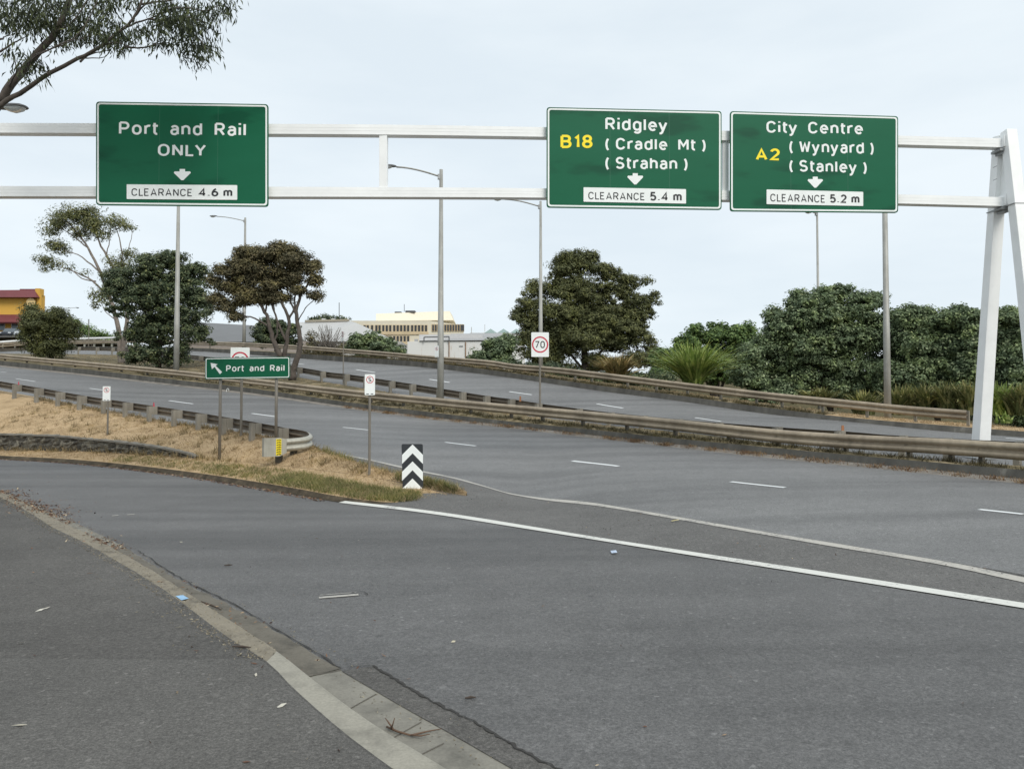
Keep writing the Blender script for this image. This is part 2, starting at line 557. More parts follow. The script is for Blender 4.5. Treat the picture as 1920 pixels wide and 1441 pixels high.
DG = [(-220, 700, 36.5), (0, 736, 32), (150, 764, 28.7), (320, 796, 25), (400, 808, 22.8), (480, 820, 20.7), (560, 832, 19.4), (596, 838.5, 19.0)]
D_TOP = [(-220, 676), (0, 714.5), (80, 728), (160, 742), (320, 765.5), (400, 778), (480, 791.5), (540, 802.5), (567, 807)]
def dY(u): return float(np.interp(u, [-220, 0, 150, 320, 400, 480, 560, 596], [36.5, 32, 28.7, 25, 22.8, 20.7, 19.4, 19.0]))
dg_pts = [P(*q) for q in DG]
EDGE = [(640, 850, 18.3), (700, 862, 17.7), (780, 880, 16.6), (850, 894, 15.7), (900, 908, 15.0), (950, 923, 14.45), (1000, 931, 13.9), (1100, 940, 12.5),
        (1200, 956, 11.35), (1440, 997, 9.3), (1600, 1023, 8.3), (1800, 1056, 7.32), (1920, 1077, 6.75)]
edge_pts = [P(*q) for q in EDGE]
dback = [Vector(q) + Vector((.2, .25, 0)) for q in dg_pts[:-1]] + [dg_pts[-1]]
l1 = resample(extend(dback + edge_pts, 25, 12), NS)
L1G = resample(extend([dg_pts[-1]] + edge_pts, 0, 12), 90)
L2P = [Pz(640, 942, 0), Pz(800, 961, 0), Pz(1000, 992, .02), Pz(1300, 1040, .04), Pz(1600, 1087, .06), Pz(1920, 1138, .08)]
L2G = resample(extend(L2P, 0, 12), 90)
IKP = [Pz(-260, 846, 0), Pz(-100, 854, 0), Pz(0, 860.5, 0), Pz(130, 868, 0), Pz(320, 889, 0), Pz(480, 914, 0), Pz(560, 928.5, 0)]
ramp_far = resample(extend(IKP + L2P, 25, 12), NS)
GE = [(0, 918), (60, 945), (130, 975), (216, 1016), (330, 1085), (430, 1135), (540, 1197), (640, 1256), (760, 1325), (860, 1382), (963, 1441), (1180, 1560)]
ge_pts = [Pz(u, v, 0) for u, v in GE]
ge = resample(extend(ge_pts, 28, 6), NS)
KC = [(0, 924), (60, 952), (100, 974), (170, 1008), (310, 1090), (360, 1124), (450, 1180), (530, 1236), (572, 1267), (697, 1360), (838, 1446), (1100, 1600)]
kc_pts = [Pz(u, v, 0) for u, v in KC]
kc = resample(extend(kc_pts, 28, 6), NS)
KB = [(0, 931), (60, 963), (95, 986), (160, 1018), (300, 1100), (345, 1132), (425, 1192), (505, 1243), (545, 1284), (650, 1376), (745, 1446), (960, 1600)]
kb_pts = [Pz(u, v, .085) for u, v in KB]
kb = resample(extend(kb_pts, 28, 6), NS)

def ribbon(name, A, B, m, mat, rough=0.0, mid=None, sheets=None, smooth=True):
    rows = []
    for j in range(m + 1):
        f = j / m
        r = A * (1 - f) + B * f
        if mid is not None and 0 < j < m:
            r = r.copy(); r[:, 2] += mid(r, f)
        if rough and 0 < j < m:
            r = r.copy(); r[:, 2] += rng.uniform(-rough, rough, len(r))
        rows.append([tuple(q) for q in r])
    mb = MB().grid(rows)
    o = mb.build(name, mat, smooth=smooth)
    o["kind"] = "structure"
    SURF[name] = BVHTree.FromPolygons([Vector(v) for v in mb.v], mb.f)
    return o

SURF = {}
def hit(name, u, v):
    loc = SURF[name].ray_cast(CAMP, ray(u, v).normalized(), 400)[0]
    return loc
def drop(name, x, y):
    loc = SURF[name].ray_cast(Vector((x, y, 60)), Vector((0, 0, -1)), 200)[0]
    return None if loc is None else loc.z

ribbon("highway", k1s, l1, 10, M['road'])
_i = int(np.argmin(np.abs(l1[:, 0] / l1[:, 1] * F + U0 - 2300)))
_sh = side(l1, -.45)[_i:]; _sh[:, 2] -= .10
ribbon("highway_shoulder", l1[_i:], _sh, 2, M['gore'])
ribbon("gutter_strip", k1s, k1f, 2, M['gutterfar'])
ribbon("median_kerb", k1f, k1t, 3, M['kerb'])
def bumps(r, f): return 0.05 * np.sin(r[:, 0] * 1.7 + r[:, 1] * .9) * math.sin(math.pi * f)
ribbon("median_ground", k1t, cg, 14, M['verge'], rough=0.03, mid=bumps)
ribbon("upper_highway", cg, k2s, 10, M['road'])
ribbon("upper_kerb", k2s, k2t, 3, M['kerb'])
k2b = k2t.copy(); k2b = side(k2b, 2.1); k2b[:, 2] += 0.02
ucut = int(np.argmin(np.abs(k2t[:, 0] / k2t[:, 1] * F + U0 - 1560)))
ribbon("upper_verge", k2t[:ucut + 1], k2b[:ucut + 1], 6, M['verge'], rough=0.03)
ribbon("dry_verge", k2t[ucut:], k2b[ucut:], 6, M['dry'], rough=0.02)
def under(r, f): return -.3 * np.clip((-1.9 - r[:, 0]) / .8, 0, 1) * min(1, max(0, (f - .22) / .2)) * min(1, max(0, (.8 - f) / .15))
ribbon("gore_strip", L1G, L2G, 16, M['gore'], mid=under)
ribbon("ramp_road", ramp_far, ge, 18, M['ramp'])
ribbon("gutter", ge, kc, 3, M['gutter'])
kcut = int(np.argmin(np.abs(kb[:, 0] / kb[:, 1] * F + U0 - 512)))
def lip(r, f): return (.082 * min(1, f / .34) ** .8 - .085 * f)
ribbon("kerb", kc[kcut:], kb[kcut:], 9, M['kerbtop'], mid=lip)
kbo = kb[:kcut + 1].copy()
ribbon("old_kerb", kc[:kcut + 1], kbo, 9, M['oldkerb'], rough=.007, mid=lip)
path_out = kb.copy(); path_out[:, 0] -= 9; path_out[:, 1] -= 5; path_out[:, 2] = .11
ribbon("footpath", kb, path_out, 10, M['path'])

# island between the ramp and the highway
ik = resample(extend(IKP + [Pz(640, 941, 0), Pz(720, 948, 0), Pz(800, 947, 0), Pz(872, 938, .0)], 25, 0), NS)
iktop = ik.copy(); _u = iktop[:, 0] / iktop[:, 1] * F + U0; iktop[:, 2] += np.interp(_u, [560, 700, 860], [.10, .05, .012]); iktop[:, 1] += .14
WB = [(-260, 838, 29.5), (0, 843, 26), (150, 845, 23.8), (250, 850, 22), (372, 858, 20), (480, 868, 18.4), (600, 881, 16.4), (700, 895, 15), (800, 916, 13.75), (874, 935.5, 13.0)]
WT = [(-260, 807, 29.5), (0, 815, 26), (100, 818, 24.6), (210, 828, 22.7), (300, 840, 21.2), (345, 849, 20.4), (372, 857.5, 20), (480, 867.5, 18.4), (600, 880.5, 16.4), (700, 894.5, 15), (800, 914.5, 13.9), (874, 935, 13.1)]
wb_pts = [P(*q) for q in WB]; wt_pts = [P(*q) for q in WT]
wb = resample(extend(wb_pts, 25, 0), NS)
wt = resample(extend(wt_pts, 25, 0), NS)
IB = dback[:-1] + [P(585, 838, 19.15), P(610, 850, 18.6), P(650, 868, 17.5), P(700, 888, 16.4), P(780, 914, 14.6), P(876, 936, 13.15)]
ib = resample(extend(IB, 25, 0), NS)
ib[:, 2] += 0.03
ribbon("island_kerb", ik, iktop, 2, M['soil'])
ribbon("island_verge", iktop, wb, 6, M['dry'], rough=0.015)
def hump(r, f): return 0.13 * math.sin(math.pi * f) + 0.02 * np.sin(r[:, 0] * 1.3) * math.sin(math.pi * f)
ribbon("island_slope", wt, ib, 14, M['dry'], rough=0.015, mid=hump)

# ground sheet out to the horizon, everywhere below the paved sheets
ctrl = []
for arr, dz in ((k1s, -.7), (l1, -.7), (cg, -.7), (k2s, -.7), ((k1s + l1) / 2, -.9), ((cg + k2s) / 2, -.9), (k2b, -.2), (side(k2b, 5), -.5), (side(k2b, 10), -1.8), (ramp_far, -.6), (ge, -.6), (path_out, -.1)):
    for q in arr[4:-4:18]: ctrl.append((q[0], q[1], q[2] + dz))
for q in [(0, -40, -.5), (-40, -20, -.4), (45, -20, -.4), (70, 20, .3), (-45, 8, -.3), (45, 55, 2.2), (20, 60, 3.4), (0, 75, 4.6), (60, 100, 3), (0, 150, 4), (-60, 130, 8),
          (-110, 140, 9), (-130, 60, 2.5), (150, 150, 2), (-300, 300, 5), (300, 300, 2), (0, 400, 2), (-300, -100, 0), (300, -100, 0), (0, -250, 0), (-30, 110, 7.0), (40, 200, 3)]:
    ctrl.append(q)
ctrl = np.array(ctrl)
def tps_k(r2): return np.where(r2 > 0, r2 * np.log(r2 + 1e-12), 0)
n_c = len(ctrl)
d2 = ((ctrl[:, None, :2] - ctrl[None, :, :2]) ** 2).sum(-1)
Amat = np.zeros((n_c + 3, n_c + 3))
Amat[:n_c, :n_c] = tps_k(d2) + np.eye(n_c) * 2.0
Amat[:n_c, n_c] = 1; Amat[:n_c, n_c + 1:] = ctrl[:, :2]
Amat[n_c, :n_c] = 1; Amat[n_c + 1:, :n_c] = ctrl[:, :2].T
sol = np.linalg.solve(Amat, np.concatenate([ctrl[:, 2], [0, 0, 0]]))
def G(x, y):
    x = np.atleast_1d(np.asarray(x, float)); y = np.atleast_1d(np.asarray(y, float))
    r2 = (x[:, None] - ctrl[None, :, 0]) ** 2 + (y[:, None] - ctrl[None, :, 1]) ** 2
    z = tps_k(r2) @ sol[:n_c] + sol[n_c] + sol[n_c + 1] * x + sol[n_c + 2] * y
    far = np.clip((np.hypot(x, y) - 260) / 120, 0, 1)
    return z * (1 - far) + 1.0 * far
def axis(lo, hi):
    a = np.concatenate([np.linspace(-3000, -400, 8), np.linspace(-380, lo - 20, 12), np.linspace(lo, hi, 110), np.linspace(hi + 20, 380, 12), np.linspace(400, 3000, 8)])
    return np.unique(a)
gx, gy = axis(-90, 60), axis(-20, 170)
X, Yg = np.meshgrid(gx, gy)
Z = G(X.ravel(), Yg.ravel()).reshape(X.shape)
mbg = MB().grid([[(X[i, j], Yg[i, j], Z[i, j]) for j in range(X.shape[1])] for i in range(X.shape[0])])
go = mbg.build("ground", M['ground'], smooth=True)
go["kind"] = "structure"
SURF["ground"] = BVHTree.FromPolygons([Vector(v) for v in mbg.v], mbg.f)
def gz(x, y): return float(G(x, y)[0])
def surf_z(x, y):
    best = -99
    for n in SURF:
        z = drop(n, x, y)
        if z is not None and z > best: best = z
    return best

# ------------------------------------------------------------------ road markings
def stripe(mb, surf, pts_uv, width, n=40, lift=0.006, smooth=True):
    pts = []
    for u, v in pts_uv:
        h = hit(surf, u, v)
        if h is not None: pts.append(h)
    if len(pts) < 2: return
    a = resample(pts, n, smooth)
    L, Rr = side(a, width / 2), side(a, -width / 2)
    rows = []
    for r in (L, Rr):
        row = []
        for q in r:
            z = drop(surf, q[0], q[1])
            row.append((q[0], q[1], (z if z is not None else q[2]) + lift))
        rows.append(row)
    mb.grid(rows)
dashes = MB()
for a, b in (((1836, 955), (1919, 964)), ((1370, 903), (1472, 914)), ((1073, 864), (1160, 874)), ((835, 829), (892, 836)), ((643, 801), (690, 806)),
             ((472, 775), (518, 781)), ((317, 751), (362, 757)), ((168, 728), (198, 732)), ((30, 710), (66, 715)), ((1, 697), (12, 698))):
    stripe(dashes, "highway", [a, b], .11, 8)
tag(dashes.build("lane_marking", M['linedash']), kind="structure")
d2m = MB()
for a, b in (((545, 680), (570, 683)), ((668, 693), (703, 698)), ((805, 711), (843, 717)), ((955, 734), (997, 740)), ((1119, 757), (1168, 765)), ((1303, 783), (1352, 790)), ((1886, 821), (1960, 827))):
    stripe(d2m, "upper_highway", [a, b], .11, 8)
tag(d2m.build("upper_lane_marking", M['linedash']), kind="structure")
e = MB()
ea = np.array(L1G)
el = side(ea, -0.03); er = side(ea, -0.17)
for r in (el, er):
    for k, q in enumerate(r):
        z = drop("gore_strip", q[0], q[1]); r[k, 2] = (z if z is not None else q[2]) + .006
e.grid([[tuple(q) for q in el[4:]], [tuple(q) for q in er[4:]]])
tag(e.build("edge_line", M['lineworn']), kind="structure")
e = MB()
ea = np.array(L2G); el = side(ea, 0.10); er = side(ea, -0.06)
el[:, 2] += .008; er[:, 2] += .008
for r in (el, er):
    for k, q in enumerate(r):
        zs = [z for z in (drop("gore_strip", q[0], q[1]), drop("ramp_road", q[0], q[1])) if z is not None]
        if zs: r[k, 2] = max(zs) + .009
e.grid([[tuple(q) for q in el], [tuple(q) for q in er]])
tag(e.build("give_way_edge_line", M['line']), kind="structure")
e = MB()
stripe(e, "ramp_road", [(598, 1121), (672, 1115)], .055, 6)
stripe(e, "ramp_road", [(600, 1116), (668, 1111)], .012, 6)
stripe(e, "ramp_road", [(210, 967), (222, 966)], .05, 3)
stripe(e, "ramp_road", [(238, 965), (252, 964)], .05, 3)
tag(e.build("worn_paint_mark", M['lineworn']), kind="structure")

# patched trench along the gutter, seams and cracks
trench = MB()
tr_in = [(640, 1258), (760, 1328), (860, 1384), (963, 1443), (1180, 1562)]
tr_out = [(702, 1250), (800, 1310), (900, 1362), (1010, 1425), (1230, 1540)]
ta = resample([Pz(u, v, 0) for u, v in tr_in], 40); tb = resample([Pz(u, v, 0) for u, v in tr_out], 40)
for r in (ta, tb):
    for k, q in enumerate(r):
        z = drop("ramp_road", q[0], q[1]); r[k, 2] = (z or 0) + .004
trench.grid([[tuple(q) for q in ta * (1 - f) + tb * f] for f in np.linspace(0, 1, 6)])
tag(trench.build("trench_patch", asphalt("patch_asphalt", (0.086, 0.082, 0.076), (0.72, 1.35), 0.9)), kind="structure")
og = MB()
og_in = [(216, 1016), (330, 1085), (430, 1135), (540, 1197), (632, 1252)]
og_out = [(160, 1006), (308, 1089), (360, 1123), (450, 1179), (530, 1235), (570, 1262)]
oa = resample([Pz(u, v, .006) for u, v in [(225, 1020), (335, 1086), (435, 1136), (545, 1199), (634, 1253)]], 50)
ob_ = resample([Pz(u, v, .006) for u, v in [(205, 1030), (310, 1089), (360, 1123), (450, 1179), (530, 1235), (580, 1267)]], 50)
oa[:, :2] += rng.normal(0, .012, (50, 2))
og.grid([[tuple(q) for q in oa * (1 - f) + ob_ * f] for f in np.linspace(0, 1, 4)])
tag(og.build("old_gutter", M['oldgutter']), kind="structure")
cr = MB()
def crack_or_shade_line(uv, wdt=.014, n=60, surf="ramp_road", lift=.009):
    pts = [hit(surf, u, v) for u, v in uv]
    pts = [q for q in pts if q is not None]
    a = resample(pts, n)
    a[:, :2] += rng.normal(0, .006, (n, 2))
    w_ = wdt * rng.uniform(.3, 1.1, n)
    L = side(a, .5)
    nrm = (L - a) * 2
    l_, r_ = a + nrm * w_[:, None] * .5, a - nrm * w_[:, None] * .5
    l_[:, 2] += lift; r_[:, 2] += lift
    cr.grid([[tuple(q) for q in l_], [tuple(q) for q in r_]])
crack_or_shade_line([(702, 1250), (800, 1310), (900, 1362), (1010, 1425), (1060, 1450)], .022)
crack_or_shade_line([(650, 1252), (700, 1249)], .01, 12)
crack_or_shade_line([(258, 1032), (340, 1085), (440, 1135), (545, 1196), (640, 1254)], .014)
crack_or_shade_line([(660, 1112), (682, 1110), (690, 1116)], .012, 10)
tag(cr.build("road_crack", plain("crack_dark", (0.035, 0.033, 0.03), 0.95)), kind="structure")
crack_or_shade_line([(572, 1268), (635, 1313), (697, 1361), (765, 1402), (838, 1446)], .012, 50, "gutter", .006)  # dark line painting shade into the kerb crease; comes after the build, so undrawn
pp = MB()
rows = []
kbs = kb[np.argsort(kb[:, 1])]
for Yv in np.linspace(4.70, .6, 24):
    xk = float(np.interp(Yv, kbs[:, 1], kbs[:, 0]))
    row = []
    for f in np.linspace(0, 1, 10):
        x = (xk - .02) * (1 - f) + (xk - 6.5) * f
        yv = Yv + (.012 * math.sin(9 * x) + .008 * math.sin(23 * x) if Yv > 4.6 else 0)
        z = drop("footpath", x, yv)
        row.append((x, yv, (z if z is not None else .1) + .004))
    rows.append(row)
pp.grid(rows)
tag(pp.build("footpath_patch", asphalt("path_patch_asphalt", (0.099, 0.095, 0.088), (0.75, 1.22), 0.9)), kind="structure")
j = MB()
for u0, v0, u1, v1 in ((572, 1268, 640, 1255), (790, 1413, 832, 1392), (735, 1383, 790, 1352), (655, 1328, 705, 1300)):
    a, b = Pz(u0, v0, .004), Pz(u1, v1, .004)
    j.beam(a, b, .005, .003)
tag(j.build("gutter_joint", plain("joint_dark", (0.12, 0.112, 0.095), 0.95)), kind="structure")

# ------------------------------------------------------------------ guardrails
WPROF = [(0.0, 0.0), (0.03, 0.01), (0.075, 0.045), (0.083, 0.075), (0.075, 0.105), (0.02, 0.14), (0.012, 0.155), (0.02, 0.17), (0.075, 0.205), (0.083, 0.235), (0.075, 0.265), (0.03, 0.30), (0.0, 0.31)]

def wbeam(mb, top, facing, scale=1.0, thick=.006):
    """top: samples along the upper edge; facing +1 = corrugation to the left of travel"""
    t = np.gradient(top, axis=0)
    n = np.stack([-t[:, 1], t[:, 0], np.zeros(len(t))], 1)
    n /= np.linalg.norm(n, axis=1)[:, None]
    n *= facing
    loop = [(d, h) for d, h in WPROF] + [(d - thick, h) for d, h in WPROF[::-1]]
    rows = []
    for d, h in loop + [loop[0]]:
        r = top + n * (d * min(scale, 1)) + np.array([0, 0, 1.0])[None] * ((h - .31) * scale)
        rows.append([tuple(q) for q in r])
    mb.grid(rows)
    k = len(loop)
    m = len(top)
    # closed ends
    mb.add([rows[i][0] for i in range(k)], [tuple(range(k))])
    mb.add([rows[i][m - 1] for i in range(k)], [tuple(range(k))[::-1]])

def at_u(line_arr, u):
    """sample of a line seen at photograph column u"""
    us = line_arr[:, 0] / line_arr[:, 1] * F + U0
    i = int(np.argmin(np.abs(us - u)))
    i0, i1 = max(i - 1, 0), min(i + 1, len(line_arr) - 1)
    t = Vector(line_arr[i1] - line_arr[i0]); t.z = 0; t.normalize()
    return Vector(line_arr[i]), t

def guardrail(label, line, facing, posts, mat_beam, mat_post, scale=1.0, n=240, backface=False, name="guardrail", sag=0.006):
    arr = resample(line, n)
    arr[:, 2] += np.cumsum(rng.normal(0, sag * .25, n)) * .3
    base = Vector(arr[n // 2]); base.z = surf_z(base.x, base.y)
    root = thing(name, base, label, "guardrail")
    mb = MB(); wbeam(mb, arr, facing, scale)
    for u in posts:
        p, t = at_u(arr, u)
        nrm = Vector((-t.y, t.x, 0)) * facing
        zg = surf_z(p.x - nrm.x * .25, p.y - nrm.y * .25) - .1
        top_z = p.z - .01
        mbp = MB()
        h = top_z - zg
        c = p - nrm * (.24 if backface else .1)
        mbp.box((c.x, c.y, zg + h / 2), .13 if backface else .075, .10, h, t, nrm)
        if backface:
            cb = p - nrm * .10
            mbp.box((cb.x, cb.y, top_z - .16 * scale + .01), .135, .17, .36 * scale, t, nrm)
        po = mbp.build("post", mat_post, root)
        q = p + nrm * .02 - Vector((0, 0, .155 * scale))
        if not backface: mb.box(q, .03, .012, .03, t, nrm)
    mb.build("beam", mat_beam, root, smooth=True)
    return root, arr

A_posts = [-100, -45, 5, 48, 92, 135, 180, 225, 272, 320, 368, 415, 470, 525, 577, 634, 692, 752, 812, 882, 950, 1017, 1095, 1177, 1262, 1357, 1460, 1575, 1700, 1772, 1845, 1925, 2010]
guardrail("long weathered brown guardrail along the near edge of the median, facing the camera", A_LINE, -1, A_posts, M['rail'], M['darkpost'])
B_posts = [390, 455, 520, 580, 640, 685, 730, 775, 820, 868, 915, 963, 1015, 1070, 1115, 1170, 1230, 1293, 1350, 1414, 1475, 1552, 1635, 1718, 1806]
guardrail("far weathered guardrail on the upper carriageway below the trees, ending before the white leg", B_LINE, -1, B_posts, M['rail'], M['post'])
C_posts = [150, 185, 215, 330, 380, 450, 492, 530, 568, 610, 651, 693, 736, 781, 828, 873, 920, 968, 1024, 1083, 1145, 1210, 1282, 1360, 1460, 1570, 1690, 1790, 1900]
guardrail("guardrail seen from behind with grey block posts on the far side of the median", C_LINE, 1, C_posts, M['railback'], M['post'], .95, backface=True)

# near rail along the dry grass slope with its rounded end at the nose
d_line = [P(u, v, dY(u)) for u, v in D_TOP] + [P(578, 811, 18.65), P(580, 815, 18.35), P(572, 818.5, 18.05), P(552, 821, 17.9), P(534, 822.5, 17.8)]
arr_d = resample(d_line, 260)
base = Vector(arr_d[160]); base.z = surf_z(base.x, base.y)
rootd = thing("guardrail", base, "low guardrail with block posts edging the dry grass slope, curling into a rounded end", "guardrail")
us_d = arr_d[:, 0] / arr_d[:, 1] * F + U0
turn = int(np.argmax(us_d))
mb = MB(); wbeam(mb, arr_d[:turn - 3], 1, .86); mb.build("beam", M['railback'], rootd, smooth=True)
mb = MB(); wbeam(mb, arr_d[turn - 4:], 1, .95); mb.build("curved_end_beam", M['railnew'], rootd, smooth=True)
D_posts = [-160, -110, -60, -5, 40, 82, 123, 163, 207, 249, 295, 342, 388, 437, 490, 540]
first_part = arr_d[:turn]
for u in D_posts:
    p, t = at_u(first_part, u)
    nrm = Vector((-t.y, t.x, 0))
    c = p - nrm * .26
    zg = surf_z(c.x, c.y) - .1
    mbp = MB(); top_z = p.z + .01; h = top_z - zg
    mbp.box((c.x, c.y, zg + h / 2), .14, .11, h, t, nrm)
    cb = p - nrm * .11
    mbp.box((cb.x, cb.y, top_z - .14), .145, .18, .27, t, nrm)
    mbp.build("post", M['post'], rootd)
    if u in (40, 295):
        r_ = MB()
        q = cb + Vector((0, 0, 0)); q.z = top_z + .06
        r_.box(q, .05, .012, .11, t, nrm)
        r_.box(q + Vector((0, 0, -.05)) , .06, .03, .03, t, nrm)
        r_.build("reflector", M['red'], rootd)
# flared end shoe, rounded towards the traffic
pe = Vector(arr_d[-1]); te = Vector(arr_d[-1] - arr_d[-6]); te.z = 0; te.normalize()
ne = Vector((-te.y, te.x, 0))
shoe = MB()
top0 = pe.z
def shoe_ring(k):
    f = k / 10
    q = pe + te * (.50 * f) + ne * (.10 + .05 * math.sin(f * math.pi * .6) - .14 * f * f)
    hgt = .31 + .11 * min(1, f * 3)
    return q, hgt
rows_f, rows_b = [], []
for k in range(11):
    q, hgt = shoe_ring(k)
    zt = top0 + .03 * min(1, k / 3)
    rows_f.append([(q.x, q.y, zt - hgt * s) for s in (0, .25, .5, .75, 1)])
    q2 = q - ne * (.012 + .10 * (k < 10))
    q2 = q - ne * .10
    rows_b.append([(q2.x, q2.y, zt - hgt * s) for s in (0, .25, .5, .75, 1)])
shoe.grid(rows_f); shoe.grid(rows_b)
shoe.grid([[r[0] for r in rows_f], [r[0] for r in rows_b]]); shoe.grid([[r[-1] for r in rows_f], [r[-1] for r in rows_b]])
shoe.grid([rows_f[0], rows_b[0]]); shoe.grid([rows_f[-1], rows_b[-1]])
sh = shoe.build("end_shoe", M['railnew'], rootd, smooth=False)
# yellow and black hazard sticker on the shoe
stk = MB(); stb = MB()
def shoe_pt(f, s, off):
    k = f * 10; i = min(int(k), 9); fr = k - i
    a, ha = shoe_ring(i); b, hb = shoe_ring(i + 1)
    q = a.lerp(b, fr); hh = ha + (hb - ha) * fr
    return Vector((q.x, q.y, top0 + .03 - hh * s)) + ne * off
stk.grid([[shoe_pt(f, s, .006) for s in (.06, .25, .5, .75, .94)] for f in (.28, .36, .44, .52)])
stkr = stk.build("hazard_sticker", M['yellow'], sh)
for s in np.linspace(.12, .88, 7):
    for f0, f1, ds in ((.30, .38, .05), (.42, .50, -.05)):
        a = shoe_pt(f0, s + ds * .5, .011); b = shoe_pt(f1, s - ds * .5, .011)
        stb.beam(a, b, .004, .02)
stb.beam(shoe_pt(.395, .1, .011), shoe_pt(.395, .9, .011), .006, .004, up=(0, 1, 0))
stb.build("sticker_stripes", M['black'], stkr)
for u, v, Y in ((520, 863, 17.75), (548, 851, 18.0)):
    b = P(u, v, Y)
    zt = pe.z - .1
    MB().box((b.x, b.y + .12, (b.z - .15 + zt) / 2), .14, .12, zt - b.z + .15).build("post", M['darkpost'], rootd)

# ------------------------------------------------------------------ lettering: a road-sign alphabet drawn as strokes
def arc(cx, cy, rx, ry, a0, a1, n=12):
    return [(cx + rx * math.cos(R(a0 + (a1 - a0) * i / n)), cy + ry * math.sin(R(a0 + (a1 - a0) * i / n))) for i in range(n + 1)]
def stad(w, y0, y1):
    r = w / 2
    q = min(r * 1.05, (y1 - y0) / 2)
    p = arc(r, y1 - q, r, q, 0, 180) + arc(r, y0 + q, r, q, 180, 360)
    return p + [p[0]]
GL = {
 'P': [[(0, 0), (0, 1)], [(0, 1)] + arc(.36, .73, .27, .27, 90, -90) + [(0, .46)]],
 'R': [[(0, 0), (0, 1)], [(0, 1)] + arc(.36, .74, .26, .26, 90, -90) + [(0, .48)], [(.32, .48), (.64, 0)]],
 'B': [[(0, 0), (0, 1)], [(0, 1)] + arc(.35, .76, .24, .24, 90, -90) + [(0, .52)], [(.3, .52)] + arc(.36, .26, .28, .26, 90, -90) + [(0, 0)]],
 'O': [stad(.70, 0, 1)],
 'C': [arc(.34, .65, .34, .35, 22, 180) + arc(.34, .35, .34, .35, 180, 338)],
 'N': [[(0, 0), (0, 1)], [(0, 1), (.62, 0)], [(.62, 0), (.62, 1)]],
 'L': [[(0, 1), (0, 0), (.5, 0)]],
 'Y': [[(0, 1), (.34, .46), (.68, 1)], [(.34, .46), (.34, 0)]],
 'E': [[(.52, 1), (0, 1), (0, 0), (.54, 0)], [(0, .52), (.44, .52)]],
 'A': [[(0, 0), (.36, 1), (.72, 0)], [(.13, .29), (.59, .29)]],
 'M': [[(0, 0), (0, 1)], [(0, 1), (.38, .36), (.76, 1)], [(.76, 1), (.76, 0)]],
 'W': [[(0, 1), (.21, 0)], [(.21, 0), (.44, .82), (.67, 0)], [(.67, 0), (.88, 1)]],
 'S': [arc(.31, .745, .28, .255, 25, 262) + arc(.31, .25, .31, .25, 82, -155)],
 'H': [[(0, 0), (0, 1)], [(.6, 0), (.6, 1)], [(0, .5), (.6, .5)]],
 '1': [[(0, .78), (.2, 1), (.2, 0)]],
 '8': [[(p[0] + .04, p[1]) for p in stad(.52, .52, 1)], stad(.6, 0, .52)],
 '2': [arc(.29, .71, .28, .29, 165, -20) + [(.48, .5), (0, 0), (.6, 0)]],
 '4': [[(.48, 0), (.48, 1), (0, .26), (.66, .26)]],
 '5': [[(.54, 1), (.1, 1), (.06, .55)] + arc(.28, .31, .3, .31, 125, -150)],
 '6': [stad(.6, 0, .6), [(0, .32), (.04, .55), (.15, .78), (.3, .93), (.44, 1)]],
 '7': [[(0, 1), (.58, 1), (.17, 0)]],
 '0': [stad(.6, 0, 1)],
 '.': [[(0, .0), (0, .1)]],
 'o': [stad(.58, 0, .74)],
 'r': [[(0, 0), (0, .74)], arc(.28, .45, .28, .29, 180, 70)],
 't': [[(.14, 1), (.14, .2)] + arc(.34, .2, .2, .2, 180, 275), [(0, .74), (.4, .74)]],
 'a': [arc(.26, .5, .24, .24, 155, 0) + [(.5, .5), (.5, 0)], [(.5, .43), (.22, .43)] + arc(.22, .215, .21, .215, 90, 270) + [(.32, 0), (.5, .16)]],
 'n': [[(0, 0), (0, .74)], arc(.26, .48, .26, .26, 180, 0) + [(.52, 0)]],
 'm': [[(0, 0), (0, .74)], arc(.21, .53, .21, .21, 180, 0) + [(.42, 0)], arc(.63, .53, .21, .21, 180, 0) + [(.84, 0)]],
 'h': [[(0, 0), (0, 1)], arc(.26, .48, .26, .26, 180, 0) + [(.52, 0)]],
 'd': [stad(.54, 0, .74), [(.54, 0), (.54, 1)]],
 'i': [[(0, 0), (0, .70)], [(0, .93), (0, 1.08)]],
 'l': [[(0, 1), (0, 0)]],
 'e': [[(.0, .38), (.56, .38)] + arc(.28, .37, .28, .37, 2, 318)],
 'g': [stad(.54, 0, .74), [(.54, .74), (.54, -.06)] + arc(.28, -.06, .26, .22, 0, -150)],
 'y': [[(0, .74), (.29, .02)], [(.58, .74), (.22, -.2), (.14, -.28), (0, -.28)]],
 '(': [arc(.5, .42, .42, .72, 128, 232)],
 ')': [arc(-.1, .42, .42, .72, 52, -52)],
}
